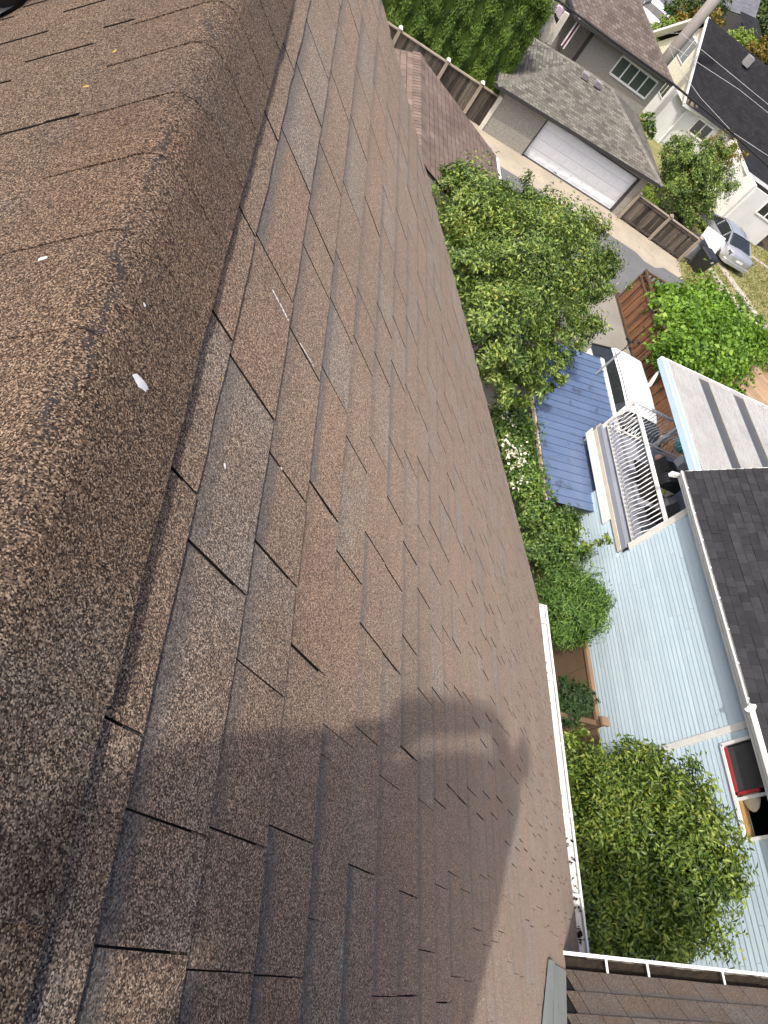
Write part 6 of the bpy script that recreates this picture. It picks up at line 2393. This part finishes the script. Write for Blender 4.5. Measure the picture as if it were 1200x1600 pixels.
# far trees
for (px, py, rr, yy, m_, lab) in [(1084, 12, 1.7, 62, 'leaf_far', 'dark tree behind the utility pole'), (1106, 2, 1.6, 62, 'leaf_far', 'second dark tree right of the utility pole, at the top edge'), (1042, 54, .95, 54, 'leaf_lime', 'bright green round bush behind the cream gable'), (1108, 33, 1.0, 60, 'leaf_gold', 'golden orange tree behind the black roof ridge'),
                                  (1186, 12, 5.0, 88, 'leaf_far', 'dark green tree mass at the top right corner'), (1200, 35, 4.5, 86, 'leaf_far', 'lower dark tree at the right edge, top corner'), (1160, 68, 1.2, 58, 'leaf_lime', 'yellow green shrub above the black roof ridge'), (1183, 80, .9, 57, 'leaf_gold', 'small orange shrub above the black roof ridge'), (1068, 38, 1.0, 60, 'leaf_gold', 'small golden shrub left of the utility pole'),
                                  (1060, -22, 3, 90, 'leaf_far', 'dark tree at the top edge beyond the street'), (1120, -12, 4, 90, 'leaf_far', 'tree at the top edge beyond the slate roof'), (1150, -25, 5, 95, 'leaf_far', 'tall tree behind the slate roof')]:
    c = P(px, py, y=yy)
    c[2] = max(c[2], rr * .5)
    plant('tree' if rr > 1.5 else 'shrub', lab, 'tree' if rr > 1.5 else 'shrub', (c[0], c[1], 0), [(c, (rr, rr, rr * .85)), (c + [rr * .6, .3, -rr * .2], (rr * .7, rr * .7, rr * .6)), (c + [-rr * .6, -.2, -rr * .25], (rr * .7, rr * .7, rr * .6))], int(1500 + 500 * rr), .10 * rr + .12, M[m_], r=.06 * rr, droop=.1)

# dry grass, weeds and gravel tracks
n_ = 26000
gx = rng.uniform(21.6, 36, n_)
gy = rng.uniform(22, 38, n_)
gx2, gy2 = gx, gy
den = np.sin(gx * 1.7) * np.cos(gy * 1.3) + rng.normal(size=n_) * .8
tracks = [(P(1139, 433, z=0), P(1169, 475, z=0)), (P(1117, 431, z=0), P(1142, 466, z=0))]


def near_track(x, y):
    m_ = np.zeros(len(x), bool)
    for a_, b_ in tracks:
        d_ = unit((b_ - a_)[:2])
        rel = np.stack([x - a_[0], y - a_[1]], 1)
        perp = np.abs(rel @ np.array([-d_[1], d_[0]]))
        m_ |= perp < .38
    return m_


keep = (den > -.6) & (~near_track(gx, gy) | (rng.uniform(size=n_) < .12)) & ~((gx > 28.1) & (gx < 31.4) & (gy > 38))
c = np.stack([gx, gy, np.full(n_, .05)], 1)[keep]
k_ = len(c)
o = leaf_mesh('grass', c, rand_dirs(k_) * [1, 1, .2], np.array([0, 0, 1.0]) + rand_dirs(k_) * .7, .17, .035, M['grass'])
stuff(o)
tag(o, 'short dry grass around the silver sedan', 'grass')
for i, (a_, b_) in enumerate(tracks):
    d_ = unit(b_ - a_)
    s_ = np.array([-d_[1], d_[0], 0])
    a2_, b2_ = a_ - d_ * 3, b_ + d_ * 6
    nseg = 30
    L1 = [a2_ + (b2_ - a2_) * j / nseg + s_ * (.33 + rng.normal() * .05) for j in range(nseg + 1)]
    L2_ = [a2_ + (b2_ - a2_) * j / nseg - s_ * (.33 + rng.normal() * .05) for j in range(nseg + 1)]
    mb = MB()
    mb.add([(p_[0], p_[1], .014) for p_ in L1] + [(p_[0], p_[1], .014) for p_ in L2_], [(j, j + 1, nseg + 2 + j, nseg + 1 + j) for j in range(nseg)])
    struct(mb.build('gravel_track', M['gravel']))
mb = MB()
a_, b_ = P(1166, 396, z=.0), P(1200, 420, z=.0)
mb.beam(a_ + [0, 0, .03], b_ + (b_ - a_) * 2 + [0, 0, .03], .35, .06)
struct(mb.build('path_kerb', M['concrete']))
